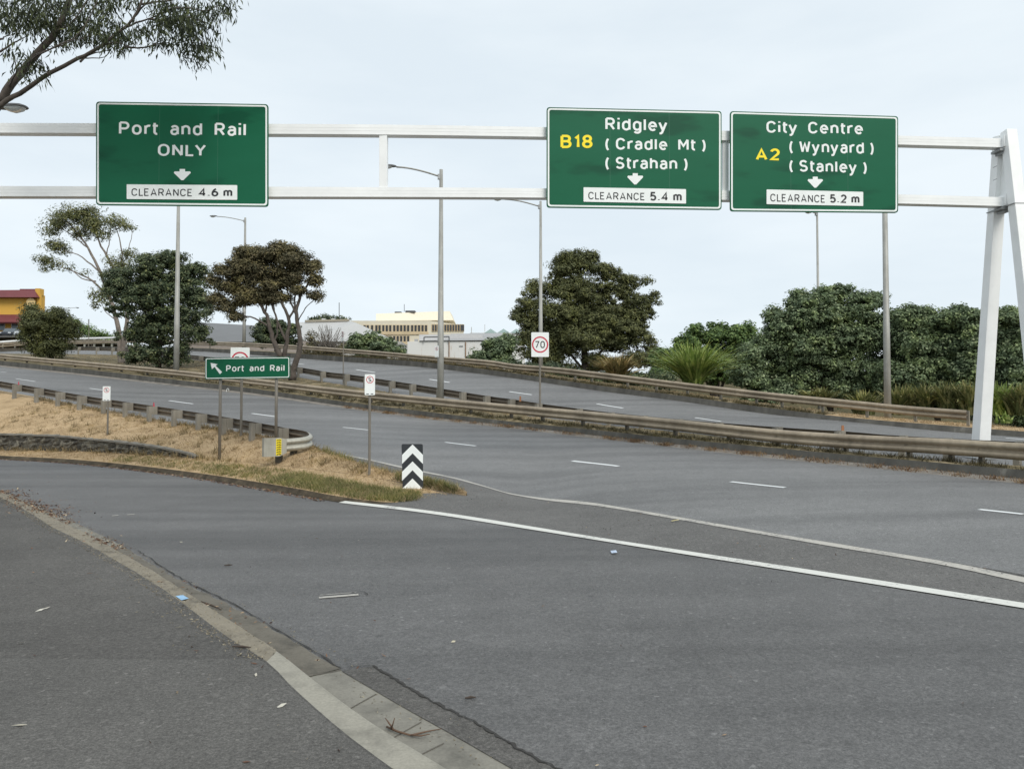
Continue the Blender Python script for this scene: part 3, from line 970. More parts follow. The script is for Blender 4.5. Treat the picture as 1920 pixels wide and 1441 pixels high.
def stroke_mesh(pts, w, z=0.0):
    p = np.array(pts, float)
    keep = [0] + [i for i in range(1, len(p)) if np.linalg.norm(p[i] - p[i - 1]) > 1e-4]
    p = p[keep]
    closed = np.linalg.norm(p[0] - p[-1]) < 1e-4
    m = len(p)
    d = np.diff(p, axis=0); d /= np.linalg.norm(d, axis=1)[:, None]
    nn = np.stack([-d[:, 1], d[:, 0]], 1)
    L, Rr = [], []
    for i in range(m):
        if closed and i in (0, m - 1): n0, n1 = nn[-1], nn[0]
        else: n0, n1 = nn[max(i - 1, 0)], nn[min(i, m - 2)]
        b = n0 + n1
        k = np.linalg.norm(b)
        if k < .3: b = n1; sc_ = 1.0
        else:
            b = b / k; sc_ = min(1 / max(b.dot(n1), .3), 1.7)
        L.append(p[i] + b * sc_ * w / 2); Rr.append(p[i] - b * sc_ * w / 2)
    vs = [(q[0], q[1], z) for q in L] + [(q[0], q[1], z) for q in Rr]
    fs = [(i, i + 1, m + i + 1, m + i) for i in range(m - 1)]
    return vs, fs
def text_mesh(s, w=.16, gap=.2):
    vs, fs, x = [], [], 0.0
    for chx in s:
        if chx == ' ':
            x += .40; continue
        gl = GL[chx]
        if chx in 'tyY' and x > 0: x -= gap * .4
        lo = min(q[0] for st in gl for q in st); hi = max(q[0] for st in gl for q in st)
        for k, st in enumerate(gl):
            v_, f_ = stroke_mesh([(q[0] - lo + x + w / 2, q[1]) for q in st], w, .0006 * k)
            b = len(vs); vs += v_; fs += [tuple(b + i for i in f) for f in f_]
        x += hi - lo + w + gap * (.45 if chx in 'rLt' else 1)
    return np.array(vs), fs

class Plane:
    """an upright board: origin o, x along ax, z up; front faces -normal"""
    def __init__(self, o, ax):
        self.o = Vector(o); self.ax = Vector(ax).normalized()
        self.n = self.ax.cross(Vector((0, 0, 1))).normalized()   # points to the viewer for ax=+X
    def loc(self, u, v):
        d = ray(u, v)
        t = (self.o - CAMP).dot(self.n) / d.dot(self.n)
        q = CAMP + d * t - self.o
        return q.dot(self.ax), q.z
    def w(self, a, b, off=0.0):
        return self.o + self.ax * a + Vector((0, 0, b)) + self.n * off
    def put_text(self, mb, s, u0, u1, vcap, vbase, off, wt=.16, vbase_r=None, gap=.2):
        vs, fs = text_mesh(s, wt, gap)
        a0, b0 = self.loc(u0, vbase)
        a1, b1 = self.loc(u1, vbase_r if vbase_r is not None else vbase)
        _, bc = self.loc(u0, vcap)
        x0, x1 = vs[:, 0].min(), vs[:, 0].max()
        sx = (a1 - a0) / (x1 - x0)
        sy = (bc - b0) / (1 + wt)
        out = []
        for x, y, z in vs:
            f = (x - x0) / (x1 - x0)
            out.append(self.w(a0 + (x - x0) * sx, b0 + (b1 - b0) * f + (y + wt / 2) * sy, off + z))
        mb.add(out, fs)
    def rect(self, corners):
        return [self.loc(*c) for c in corners]

def rounded(pts, r, n=5):
    """round the corners of a quad given in 2-D"""
    out = []
    m = len(pts)
    for i in range(m):
        p0, p1, p2 = (np.array(pts[(i + k) % m], float) for k in (-1, 0, 1))
        d0 = (p0 - p1) / np.linalg.norm(p0 - p1); d2 = (p2 - p1) / np.linalg.norm(p2 - p1)
        a, b = p1 + d0 * r, p1 + d2 * r
        for k in range(n + 1):
            t = k / n
            q = (1 - t) ** 2 * a + 2 * t * (1 - t) * p1 + t * t * b
            out.append(tuple(q))
    return out

def inset(pts, d):
    c = np.mean(np.array(pts), axis=0)
    out = []
    for p in pts:
        p = np.array(p); s = np.sign(p - c)
        out.append(tuple(p - s * d))
    return out

def slab(mb, pl, pts, off, thick):
    mb.poly([pl.w(a, b, off) for a, b in pts], -pl.n * thick)

def ring(mb, pl, outer, inner, off, thick):
    """flat frame between two outlines of equal length"""
    n = len(outer)
    fo = [pl.w(a, b, off) for a, b in outer]; fi = [pl.w(a, b, off) for a, b in inner]
    bo = [p - pl.n * thick for p in fo]; bi = [p - pl.n * thick for p in fi]
    vs = fo + fi + bo + bi
    fs = []
    for i in range(n):
        k = (i + 1) % n
        fs += [(i, k, n + k, n + i), (2 * n + i, 3 * n + i, 3 * n + k, 2 * n + k), (i, 2 * n + i, 2 * n + k, k), (n + i, n + k, 3 * n + k, 3 * n + i)]
    mb.add(vs, fs)

# ------------------------------------------------------------------ gantry
GY = lambda u: 1.0 / (0.0637 - 2.77e-6 * (u - 341))
gl, gr = PY(-230, GY(-230), 0), PY(1876, GY(1876), 0)
gax = (gr - gl); gax.z = 0; gax.normalize()
gn = gax.cross(Vector((0, 0, 1)))       # towards the camera
def gz_at(u, v): return P(u, v, GY(u))
base_r = PY(1880, GY(1880), 0)
gbase = Vector((base_r.x, base_r.y, surf_z(base_r.x, base_r.y)))
gan = thing("sign_gantry", gbase, "white steel gantry spanning the road on an A shaped leg, carrying three green signs", "gantry")
def chord(u, v0, v1):
    a, b = gz_at(u, v0), gz_at(u, v1)
    return (a + b) / 2, (a.z - b.z)
TOPB = [(-200, 233, 251), (0, 234, 252), (350, 235, 253.5), (719, 237, 255.5), (1010, 241.5, 259.5), (1360, 248.5, 266), (1685, 257.5, 274), (1874, 262.5, 279)]
BOTB = [(-200, 351, 370.5), (0, 351.5, 370.5), (350, 352.3, 371), (719, 353.5, 371.5), (1010, 355.5, 372.8), (1360, 360, 377), (1685, 367, 383.8), (1876, 372, 388.5)]
def bv(tab, u, k): return float(np.interp(u, [q[0] for q in tab], [q[k] for q in tab]))
def sweep_box(mb, up, lo, dep, off=0.0):
    hn = np.array(gn)[None]
    r = [up + hn * (dep / 2 + off), lo + hn * (dep / 2 + off), lo - hn * (dep / 2 - off), up - hn * (dep / 2 - off)]
    mb.grid([[tuple(q) for q in x] for x in r + [r[0]]])
    for i in (0, len(up) - 1): mb.add([tuple(x[i]) for x in r], [(0, 1, 2, 3)])
for nm, tab in (("top_beam", TOPB), ("bottom_beam", BOTB)):
    up = resample([gz_at(q[0], q[1]) for q in tab], 60); lo = resample([gz_at(q[0], q[2]) for q in tab], 60)
    mbm = MB(); sweep_box(mbm, up, lo, .2)
    bo = mbm.build(nm, M['white'], gan)
    for fz in (.32, .62):
        sm = MB(); c_ = up * (1 - fz) + lo * fz
        a_ = c_.copy(); a_[:, 2] += .0022; b_ = c_.copy(); b_[:, 2] -= .0022
        sweep_box(sm, a_, b_, .004, .1005)
        sm.build("seam", M['white'], bo)
# upright between the chords
a = gz_at(719.5, 255); b = gz_at(719.5, 354)
MB().beam(b, a, .16, .17, up=(0, 1, 0)).build("upright", M['white'], gan, bevel=.005)
for uu in (1360, 230, 420, 1090, 1290, 1440, 1620):
    a = gz_at(uu, bv(TOPB, uu, 2) - .5); b = gz_at(uu, bv(BOTB, uu, 1) + .5)
    MB().beam(b, a, .12, .1, up=(0, 1, 0)).build("upright", M['white'], gan)

def aframe(apex, par, spread=1.02, zdrop=None):
    top = Vector(apex)
    zg1 = surf_z(top.x - gn.x * spread, top.y - gn.y * spread)
    zg2 = surf_z(top.x + gn.x * spread, top.y + gn.y * spread)
    f1 = Vector((top.x - gn.x * spread, top.y - gn.y * spread, zg1 - .05))
    f2 = Vector((top.x + gn.x * spread, top.y + gn.y * spread, zg2 - .05))
    t1 = top - gn * .12; t2 = top + gn * .12
    t1.z = top.z; t2.z = top.z + .03
    l1_ = MB().beam(f1, t1, .27, .28, .24, .21, up=gn).build("leg", M['white'], par, bevel=.008)
    l2_ = MB().beam(f2, t2, .27, .28, .24, .21, up=gn).build("leg", M['white'], par, bevel=.008)
    for f in (f1, f2):
        MB().box((f.x, f.y, f.z + .06), .5, .5, .03, gax, gn).build("base_plate", M['signback'], par)
    # web plate closing the head of the A, stiffened along its foot
    h = 1.62
    fr = h / (top.z - zg1)
    w0 = t1.lerp(f1, fr); w1 = t2.lerp(f2, fr)
    MB().poly([t1 - gax * .02, t2 - gax * .02, w1 - gax * .02, w0 - gax * .02], gax * .04).build("web_plate", M['white'], par)
    mm = MB(); mm.beam(w0 - gn * .12, w1 + gn * .12, .29, .02); mm.build("stiffener", M['signback'], par)
apx = gz_at(1884, 252)
aframe(apx, gan)
for vv, u_ in ((279, 1873), (388, 1876)):
    q = gz_at(u_, vv + 5)
    MB().box(q, .16, .3, .05, gax, gn).box(q + gax * .05 - Vector((0, 0, .05)), .12, .22, .06, gax, gn).build("bracket", M['signback'], gan)
    q2 = gz_at(u_ + 4, vv - 10)
    MB().box(q2 + gn * .04, .12, .3, .24, gax, gn).build("bracket_plate", M['white'], gan)
axl = gz_at(-215, 231); aframe(axl, gan)
# small weep marks / weld joints on the head
for vv in (313, 337):
    q = gz_at(1876, vv); MB().box(q - gax * .125, .006, .12, .012, gax, gn).build("weld_mark", M['signback'], gan)

def arrow_down(pl, mb, u0, u1, v0, v1, off):
    uc = (u0 + u1) / 2; wd = u1 - u0; h = v1 - v0
    pts = [(uc - wd * .16, v0), (uc + wd * .16, v0), (uc + wd * .16, v0 + h * .22), (u1 - wd * .05, v0 + h * .22), (u1, v0 + h * .34), (uc + wd * .06, v1), (uc - wd * .06, v1), (u0, v0 + h * .34), (u0 + wd * .05, v0 + h * .22), (uc - wd * .16, v0 + h * .22)]
    # split into convex pieces
    a = [pts[i] for i in (0, 1, 2, 9)]; b = [pts[i] for i in (8, 3, 4, 5, 6, 7)]
    for q in (a, b): mb.poly([pl.w(*pl.loc(*c), off) for c in q])

def gantry_sign(label, corners, lines, arrow, plate, clear, yellow=None):
    uc = np.mean([c[0] for c in corners]); Yc = GY(uc)
    o = PY(uc, Yc, 0) + gn * .22
    o.z = P(uc, np.mean([c[1] for c in corners[2:]]), Yc - .2).z
    pl = Plane(o, gax)
    rt = thing("direction_sign", o, label, "road sign")
    q = pl.rect(corners)            # tl, tr, br, bl
    pts = rounded(q, .07)
    mb = MB(); slab(mb, pl, pts, 0, .035); mb.build("panel", M['green'], rt)
    qi, qo = inset(q, .055), inset(q, .022)
    rb = MB(); ring(rb, pl, rounded(qo, .065), rounded(qi, .05), .003, .002); rb.build("border", M['letter'], rt)
    for f in (.36, .70):
        sm = MB(); a = q[3][0] + (q[2][0] - q[3][0]) * f
        b0_ = q[3][1] + (q[2][1] - q[3][1]) * f + .06; b1_ = q[0][1] + (q[1][1] - q[0][1]) * f - .06
        sm.poly([pl.w(a - .003, b0_, .0012), pl.w(a + .003, b0_, .0012), pl.w(a + .003, b1_, .0012), pl.w(a - .003, b1_, .0012)]); sm.build("panel_seam", M['seamgreen'], rt)
    for s, u0, u1, vc, vb, vr in lines:
        lt = MB(); pl.put_text(lt, s, u0, u1, vc, vb, .004, .192, vr); lt.build("lettering", M['letter'], rt)
    if yellow:
        yt = MB(); s, u0, u1, vc, vb = yellow; pl.put_text(yt, s, u0, u1, vc, vb, .004, .215); yt.build("route_number", M['yellow'], rt)
    am = MB(); arrow_down(pl, am, *arrow, .004); am.build("arrow", M['letter'], rt)
    pm = MB(); slab(pm, pl, rounded(pl.rect(plate), .012, 2), .012, .009); po = pm.build("clearance_plate", M['letter'], rt)
    cm = MB()
    s1, s2 = clear
    pl.put_text(cm, s1[0], *s1[1:5], .015, .15, s1[5]); cm.build("lettering", M['black'], po)
    cm = MB(); pl.put_text(cm, s2[0], *s2[1:5], .015, .23, s2[5]); cm.build("lettering", M['black'], po)
    # fixing straps behind
    for f in (.2, .8):
        fm = MB()
        a = q[3][0] + (q[2][0] - q[3][0]) * f
        fm.beam(pl.w(a, q[3][1] + .05, -.07), pl.w(a, q[0][1] - .05, -.07), .06, .06)
        fm.build("fixing_rail", M['signback'], rt)
    return rt

gantry_sign("large green overhead sign reading Port and Rail ONLY, on the left of the gantry",
    [(180, 190.5), (503, 195.5), (503, 387.5), (180, 384.5)],
    [("Port  and  Rail", 223, 461, 228, 252.5, 255.5), ("ONLY", 296, 386, 270, 292.5, 293.5)],
    (326, 358, 317, 338), [(238, 346), (445, 347.5), (445, 375), (238, 373.5)],
    (("CLEARANCE", 247, 360, 353.5, 367.5, 368.5), ("4.6 m", 372, 436, 353, 368.5, 369)))
gantry_sign("large green overhead sign reading Ridgley, Cradle Mt and Strahan with route B18",
    [(1025, 201), (1353, 208.5), (1353, 393.5), (1025, 389)],
    [("Ridgley", 1135, 1251, 220.5, 244, 247), ("( Cradle  Mt )", 1135, 1323, 258.5, 280.5, 283), ("( Strahan )", 1135, 1289, 294, 316.5, 318.5)],
    (1176, 1206, 325, 346), [(1094, 351.5), (1286, 355), (1286, 382), (1094, 378.5)],
    (("CLEARANCE", 1103, 1208, 360, 374, 376), ("5.4 m", 1219, 1278, 360, 376.5, 377.5)), ("B18", 1051, 1111, 253, 278))
gantry_sign("large green overhead sign reading City Centre, Wynyard and Stanley with route A2",
    [(1369, 208.5), (1684, 218), (1684, 399), (1369, 396)],
    [("City  Centre", 1437, 1618, 227, 249, 252.5), ("( Wynyard )", 1480, 1638, 263.5, 286, 289), ("( Stanley )", 1480, 1625, 299.5, 321.5, 325)],
    (1514, 1543, 331.5, 352), [(1437, 355.5), (1618, 360), (1618, 386.5), (1437, 383)],
    (("CLEARANCE", 1444, 1546, 363.5, 378, 380.5), ("5.2 m", 1556, 1611, 364.5, 380.5, 381.5)), ("A2", 1417, 1462, 278.5, 301))

# ------------------------------------------------------------------ roadside signs
def on(surf, u, v):
    h = hit(surf, u, v)
    return h

def signpost(mb, base, ztop, r=.03, n=8):
    mb.tube([(base.x, base.y, base.z - .15), (base.x, base.y, ztop)], r, n)

def circle_ring(mb, pl, ca, cb, r0, r1, off, n=32):
    outer = [(ca + r0 * math.cos(2 * math.pi * k / n), cb + r0 * math.sin(2 * math.pi * k / n)) for k in range(n)]
    inner = [(ca + r1 * math.cos(2 * math.pi * k / n), cb + r1 * math.sin(2 * math.pi * k / n)) for k in range(n)]
    ring(mb, pl, outer, inner, off, .0015)

def no_stopping(label, u, vbase, Y, plate_uv, yaw=0.0, post=True, base=None, group=None, face=True):
    b = P(u, vbase, Y) if base is None else base
    zs = surf_z(b.x, b.y)
    b = Vector((b.x, b.y, min(b.z, zs) if zs > -50 else b.z))
    ax = Vector((math.cos(yaw), math.sin(yaw), 0))
    u0, v0, u1, v1 = plate_uv
    c = P((u0 + u1) / 2, (v0 + v1) / 2, Y)
    pl = Plane(c, ax); pl.o = c + pl.n * .045
    wd = (u1 - u0) * px(Y) / max(.25, abs(math.cos(yaw))); hh = (v1 - v0) * px(Y)
    rt = thing("no_stopping_sign", b, label, "road sign", group)
    if post:
        mp_ = MB(); signpost(mp_, b, c.z + hh * .45, .027); mp_.build("post", M['signpost'], rt)
    q = [(-wd / 2, hh / 2), (wd / 2, hh / 2), (wd / 2, -hh / 2), (-wd / 2, -hh / 2)]
    mb = MB(); slab(mb, pl, rounded(q, .02, 3), 0, .008); mb.build("plate", M['letter'], rt)
    rr = wd * .36; cb = hh * .24
    rg = MB(); circle_ring(rg, pl, 0, cb, rr, rr * .84, .003)
    s2 = rr * .62
    rg.beam(pl.w(-s2, cb + s2, .0025), pl.w(s2, cb - s2, .0025), .001, rr * .1, up=pl.n.cross(Vector((1, 0, 1))))
    rg.build("red_ring", M['red'], rt)
    tm = MB(); vs, fs = text_mesh("S", .17)
    k = rr * .95; mxx = (vs[:, 0].min() + vs[:, 0].max()) / 2
    tm.add([pl.w((x - mxx) * k, cb - rr * .475 + y * k, .0045 + z) for x, y, z in vs], fs)
    for sx in (-1, 1):
        tm.beam(pl.w(sx * wd * .08, -hh * .44, .004), pl.w(sx * wd * .34, -hh * .44, .004), .002, .012)
    tm.build("lettering", M['black'], rt)
    return rt

no_stopping("white no stopping sign on a tall steel post near the tip of the grass island", 692.5, 893, 15.2, (684.5, 701.5, 703.5, 740.5), R(4))
no_stopping("small white no stopping sign on a post before the low stone wall", 201, 858, 23.6, (194, 724, 207.5, 751), R(8))

def speed_sign(label, u, vbase, Y, plate_uv, txt="70", vcap=None):
    b = P(u, vbase, Y)
    zs = surf_z(b.x, b.y); b.z = min(b.z, zs)
    u0, v0, u1, v1 = plate_uv
    c = P((u0 + u1) / 2, (v0 + v1) / 2, Y)
    pl = Plane(c, Vector((1, .05, 0))); pl.o = c + pl.n * .05
    wd, hh = (u1 - u0) * px(Y), (v1 - v0) * px(Y)
    rt = thing("speed_limit_sign", b, label, "road sign")
    mp_ = MB(); signpost(mp_, b, c.z + hh * .4, .035); mp_.build("post", M['signpost'], rt)
    q = [(-wd / 2, hh / 2), (wd / 2, hh / 2), (wd / 2, -hh / 2), (-wd / 2, -hh / 2)]
    mb = MB(); slab(mb, pl, rounded(q, .03, 3), 0, .01); mb.build("plate", M['letter'], rt)
    rr = wd * .465
    rg = MB(); circle_ring(rg, pl, 0, .0, rr, rr * .83, .003, 40); rg.build("red_ring", M['red'], rt)
    tm = MB(); vs, fs = text_mesh(txt, .17)
    k = rr * .74; mxx = (vs[:, 0].min() + vs[:, 0].max()) / 2
    tm.add([pl.w((x - mxx) * k * .95, -rr * .37 + y * k, .004 + z) for x, y, z in vs], fs)
    tm.build("lettering", M['black'], rt)
    return rt
speed_sign("white 70 speed sign with a red ring, on a post in the median", 1012.5, 762, 26.4, (996, 623, 1029, 669))
speed_sign("speed sign with a red ring half hidden behind the small Port and Rail sign", 452, 818, 21.1, (433.5, 651.5, 468.5, 700))

# small Port and Rail sign on two posts
Yp = 19.3
c = P(463.5, 689.5, Yp)
b1 = P(411, 866, Yp); b2 = P(516.5, 846, Yp)
base = Vector(((b1.x + b2.x) / 2, Yp, surf_z((b1.x + b2.x) / 2, Yp)))
rt = thing("direction_sign", base, "small green Port and Rail sign with a slanting white arrow, on two posts", "road sign")
pl = Plane(c, Vector((1, 0, 0)))
q = pl.rect([(384.5, 670.5), (543.5, 668.5), (543.5, 708.5), (384.5, 711)])
mb = MB(); slab(mb, pl, rounded(q, .045), 0, .03); mb.build("panel", M['green'], rt)
rb = MB(); ring(rb, pl, rounded(inset(q, .016), .04), rounded(inset(q, .036), .03), .003, .002); rb.build("border", M['letter'], rt)
lt = MB(); pl.put_text(lt, "Port  and  Rail", 424, 533.5, 684.6, 696.4, .004, .195, 695.4); lt.build("lettering", M['letter'], rt)
am = MB()
for qd in ([(395, 680), (408, 682.5), (397.5, 692)], [(400, 684.3), (402.2, 681.8 + 1.5), (416.5, 697), (412.5, 701.2)]):
    am.poly([pl.w(*pl.loc(*k), .004 + .0005 * len(qd)) for k in qd])
am.build("arrow", M['letter'], rt)
for u_, bb in ((411, b1), (516.5, b2)):
    x = PY(u_, Yp, 0).x
    zg = surf_z(x, Yp + .06)
    MB().tube([(x, Yp + .07, zg - .15), (x, Yp + .07, c.z + .2)], .037, 10).build("post", M['signpost'], rt, smooth=True)

# chevron board at the nose of the island
Yc = 13.8
c = P(773.5, 877, Yc)
b = P(773.5, 921, Yc); b.z = surf_z(b.x, b.y)
rt = thing("chevron_board", b, "black and white chevron board standing in the grass at the island tip", "road sign")
pl = Plane(c, Vector((1, -.06, 0)))
q = pl.rect([(752.8, 832), (792.6, 832), (793.6, 921), (755, 921)])
mb = MB(); slab(mb, pl, rounded(q, .03, 3), 0, .012); mb.build("panel", M['chevblack'], rt)
ch = MB()
al, ar = -.188, .188
for vt, first in ((832.8, 1), (864.5, 0), (896.5, 0)):
    _, zt = pl.loc(773.5, vt); _, zt2 = pl.loc(773.5, vt + 16.5)
    _, zl = pl.loc(754, vt + 19.5); _, zl2 = pl.loc(754, vt + 19.5 + 17)
    _, zb = pl.loc(754, 920.5)
    apex_t, apex_b = (0, zt), (0, zt2)
    if vt < 890:
        ch.poly([pl.w(*p, .003) for p in ((al, zl), (0, zt), (0, zt2), (al, zl2))])
        ch.poly([pl.w(*p, .003) for p in ((0, zt), (ar, zl), (ar, zl2), (0, zt2))])
    else:
        ch.poly([pl.w(*p, .003) for p in ((al, max(zl, zb)), (0, zt), (ar, max(zl, zb)), (.05, zb), (0, zb + .06), (-.05, zb))][0:3] + [])
        ch.poly([pl.w(*p, .0032) for p in ((al, zb + .04), (-.08, zb), (al, zb))])
ch.build("chevrons", M['letter'], rt)
MB().tube([(b.x, Yc + .05, b.z - .2), (b.x, Yc + .05, c.z + .3)], .03, 8).build("post", M['signpost'], rt)

# ------------------------------------------------------------------ street lamps
mg, tg, bgm = new_mat("lamp_lens")
bgm.inputs["Base Color"].default_value = (0.75, 0.79, 0.8, 1); bgm.inputs["Roughness"].default_value = 0.2
bgm.inputs["Transmission Weight"].default_value = 0.35
M['lens'] = mg

def street_lamp(label, base, ztop, arm=(-1, -.3), arm_len=2.0, r0=.10, r1=.06, mat=None, head=True, plate=None, rise=.32, hs=1.0):
    rt = thing("street_lamp", base, label, "street lamp")
    mat = mat or M['pole']
    b = Vector(base)
    MB().tube([(b.x, b.y, b.z - .2), (b.x, b.y, b.z + (ztop - b.z) * .33), (b.x, b.y, b.z + (ztop - b.z) * .331), (b.x, b.y, ztop)], [r0, r0 * .9, r0 * .85, r1], 12).build("pole", mat, rt, smooth=True)
    if head:
        d = Vector((arm[0], arm[1], 0)).normalized()
        s = Vector((b.x, b.y, ztop - .28)) + d * r1
        pts = []
        for k in range(9):
            f = k / 8
            pts.append(s + d * (arm_len * f) + Vector((0, 0, rise * math.sin(f * math.pi / 2))))
        MB().tube(pts, [.035] * 9, 8).build("arm", mat, rt, smooth=True)
        MB().box(s + Vector((0, 0, -.02)), .14, .12, .2, d, Vector((-d.y, d.x, 0))).build("bracket", M['signback'], rt)
        e_ = pts[-1]
        sd = Vector((-d.y, d.x, 0))
        hm = MB()
        ringd = [(0, .05, .045), (.08, .09, .07), (.2, .13, .085), (.36, .15, .08), (.52, .14, .06), (.6, .09, .03)]
        rows = []
        ringd = [(x * hs, y * hs, z_ * hs) for x, y, z_ in ringd]
        for dd, ww, ht in ringd:
            row = []
            for k in range(13):
                a = math.pi * k / 12
                row.append(e_ + d * dd + sd * (ww * math.cos(a)) + Vector((0, 0, ht * math.sin(a) + .01)))
            rows.append(row)
        hm.grid(rows)
        hm.add(rows[0], [tuple(range(13))]); hm.add(rows[-1], [tuple(range(13))])
        hm.grid([[r[0] for r in rows], [r[-1] for r in rows]])
        ho = hm.build("luminaire", M['lampdark'], rt, smooth=True)
        lm = MB(); rows = []
        for dd, ww, ht in [(x * hs, y * hs, z_ * hs) for x, y, z_ in [(.16, .06, .01), (.22, .115, .06), (.36, .125, .10), (.5, .11, .075), (.57, .05, .01)]]:
            rows.append([e_ + d * dd + sd * (ww * math.cos(math.pi * k / 10)) - Vector((0, 0, ht * math.sin(math.pi * k / 10) - .005)) for k in range(11)])
        lm.grid(rows); lm.add(rows[0], [tuple(range(11))]); lm.add(rows[-1], [tuple(range(11))])
        lm.build("lens", M['lens'], ho, smooth=True)
    return rt

def lamp_at(label, u, vtop, Y, **kw):
    x = PY(u, Y, 0).x
    z = surf_z(x, Y)
    return street_lamp(label, Vector((x, Y, z)), P(u, vtop, Y).z, **kw)
lamp_at("tall street lamp in the median with a no stopping plate strapped to it", 826, 318, 31, arm=(-1, -.12), arm_len=1.72, r0=.135, r1=.07)
lamp_at("street lamp post in front of the dark bushy tree, its head hidden", 330, 352, 41.5, arm=(-1, -.2), arm_len=1.9, r0=.15, r1=.075)
lamp_at("street lamp behind the flat topped tree on the upper road", 456.5, 408, 64.5, arm=(-1, -.1), arm_len=2.2, r0=.15, r1=.08)
lamp_at("street lamp on the far verge beside the spreading dark tree, behind the 70 sign", 1014, 377, 39.6, arm=(-1, -.1), arm_len=1.8, r0=.11, r1=.06)
lamp_at("thick street lamp post at the far verge before the flax, below the City Centre sign", 1664, 246, 27.3, arm=(-1, -.3), arm_len=2.0, r0=.12, r1=.075)
lamp_at("slim far street lamp rising out of the big rounded green bush", 1536, 392, 46, arm=(-1, -.3), arm_len=.2, r0=.1, r1=.055, rise=.05)
# lamp over the ramp: only its head reaches into the picture
x0 = PY(-130, 20, 0).x
street_lamp("street lamp head reaching in from the left edge under the gum branch", Vector((x0, 20, surf_z(x0, 20))), P(-130, 215, 20).z, arm=(1, -.15), arm_len=1.75, r0=.1, r1=.06, hs=1.3)
lamp_at("distant street lamp arm showing above the shrub beside the yellow building", 104, 577, 120, arm=(1, .1), arm_len=2.6, r0=.12, r1=.07)
# plate on the tall lamp's pole
pb = PY(826, 31, 0)
no_stopping("narrow no stopping plate strapped to the tall median lamp post", 820, 745, 30.82, (816.5, 648, 824, 670), R(-35), post=False)
no_stopping("thin no stopping sign turned almost edge on behind the median rail, below the office block", 643.5, 713, 38.6, (640.5, 622, 647.5, 640), R(-62))
# distant sign on the left crest
b = P(166.5, 634, 95)
rt = thing("no_stopping_sign", Vector((b.x, b.y, b.z)), "tiny distant sign on a post by the white topped barrier on the crest", "road sign")
MB().tube([(b.x, b.y, b.z - 1.5), (b.x, b.y, P(166.5, 606, 95).z)], .045, 6).build("post", M['signpost'], rt)
c = P(166.3, 604, 95 - .06); MB().box(c, .16, .03, .75).build("plate", M['signback'], rt)

# ------------------------------------------------------------------ stone retaining wall
def stone_mat():
    m, t, b = new_mat("wall_stone")
    pos = geo_pos(t)
    v = N(t, "ShaderNodeTexVoronoi", Scale=5.5); t.links.new(pos, v.inputs["Vector"])
    vd = N(t, "ShaderNodeTexVoronoi", Scale=5.5, feature='DISTANCE_TO_EDGE'); t.links.new(pos, vd.inputs["Vector"])
    base = ramp(t, v.outputs["Color"], [(0.2, (0.055, 0.05, 0.04)), (0.5, (0.105, 0.096, 0.075)), (0.8, (0.17, 0.155, 0.12))])
    base = mixc(t, ramp(t, vd.outputs["Distance"], [(0.0, g(1)), (0.05, g(0))]), base, (0.035, 0.032, 0.026))
    f = noise(t, pos, 20, 5, .7)
    base = mixc(t, .6, base, ramp(t, f, [(.3, g(.6)), (.7, g(1.35))]), 'MULTIPLY')
    t.links.new(base, b.inputs["Base Color"]); b.inputs["Roughness"].default_value = .95
    bump(t, b, vd.outputs["Distance"], .9, .08)
    return m
wroot = thing("retaining_wall", wb_pts[2], "low curved dark stone retaining wall below the dry grass slope", "wall")
us_w = np.linspace(-255, 371, 120)
wl_b = np.array([list(P(u, float(np.interp(u, [q[0] for q in WB], [q[1] for q in WB])), float(np.interp(u, [q[0] for q in WB], [q[2] for q in WB])))) for u in us_w])
wl_t = np.array([list(P(u, float(np.interp(u, [q[0] for q in WT], [q[1] for q in WT])), float(np.interp(u, [q[0] for q in WB], [q[2] for q in WB])))) for u in us_w])
wl_b[:, 2] -= .12
rows = []
for f in np.linspace(0, 1, 9):
    r = wl_b * (1 - f) + wl_t * f
    r = r.copy(); r[:, :2] += rng.normal(0, .022, (len(r), 2)); r[:, 1] -= .08
    rows.append([tuple(q) for q in r])
bk = wl_t.copy(); bk[:, 1] += .25
mb = MB(); mb.grid(rows)
bkb = bk.copy(); bkb[:, 2] = wl_b[:, 2]
mb.grid([[tuple(q) for q in bk], [tuple(q) for q in bkb]])
mb.build("stonework", stone_mat(), wroot, smooth=False)
cp_ = MB()
f0 = wl_t.copy(); f0[:, 1] -= .12; f0[:, 2] += .0
f1 = f0.copy(); f1[:, 2] += .05
f2 = bk.copy(); f2[:, 2] += .055
f3 = bk.copy()
for a_ in (f1, f2): a_[:, 2] += rng.normal(0, .008, len(a_))
cp_.grid([[tuple(q) for q in r] for r in (f0, f1, f2, f3)])
cp_.build("coping", concrete("coping_concrete", (0.2, 0.185, 0.155), .55, 2.2), wroot)

# ------------------------------------------------------------------ foliage
def rand_unit(n):
    v = rng.normal(size=(n, 3)); return v / (np.linalg.norm(v, axis=1)[:, None] + 1e-9)

def leaf_quads(c, nrm, length, width):
    n = len(c)
    r = rand_unit(n)
    a = np.cross(nrm, r); a /= np.linalg.norm(a, axis=1)[:, None] + 1e-9
    b = np.cross(nrm, a)
    l = (length * rng.uniform(.6, 1.3, n))[:, None] / 2; w_ = (width * rng.uniform(.7, 1.3, n))[:, None] / 2
    q = np.stack([c - a * l, c - b * w_ + a * l * .15, c + a * l, c + b * w_ + a * l * .15], 1)
    return q

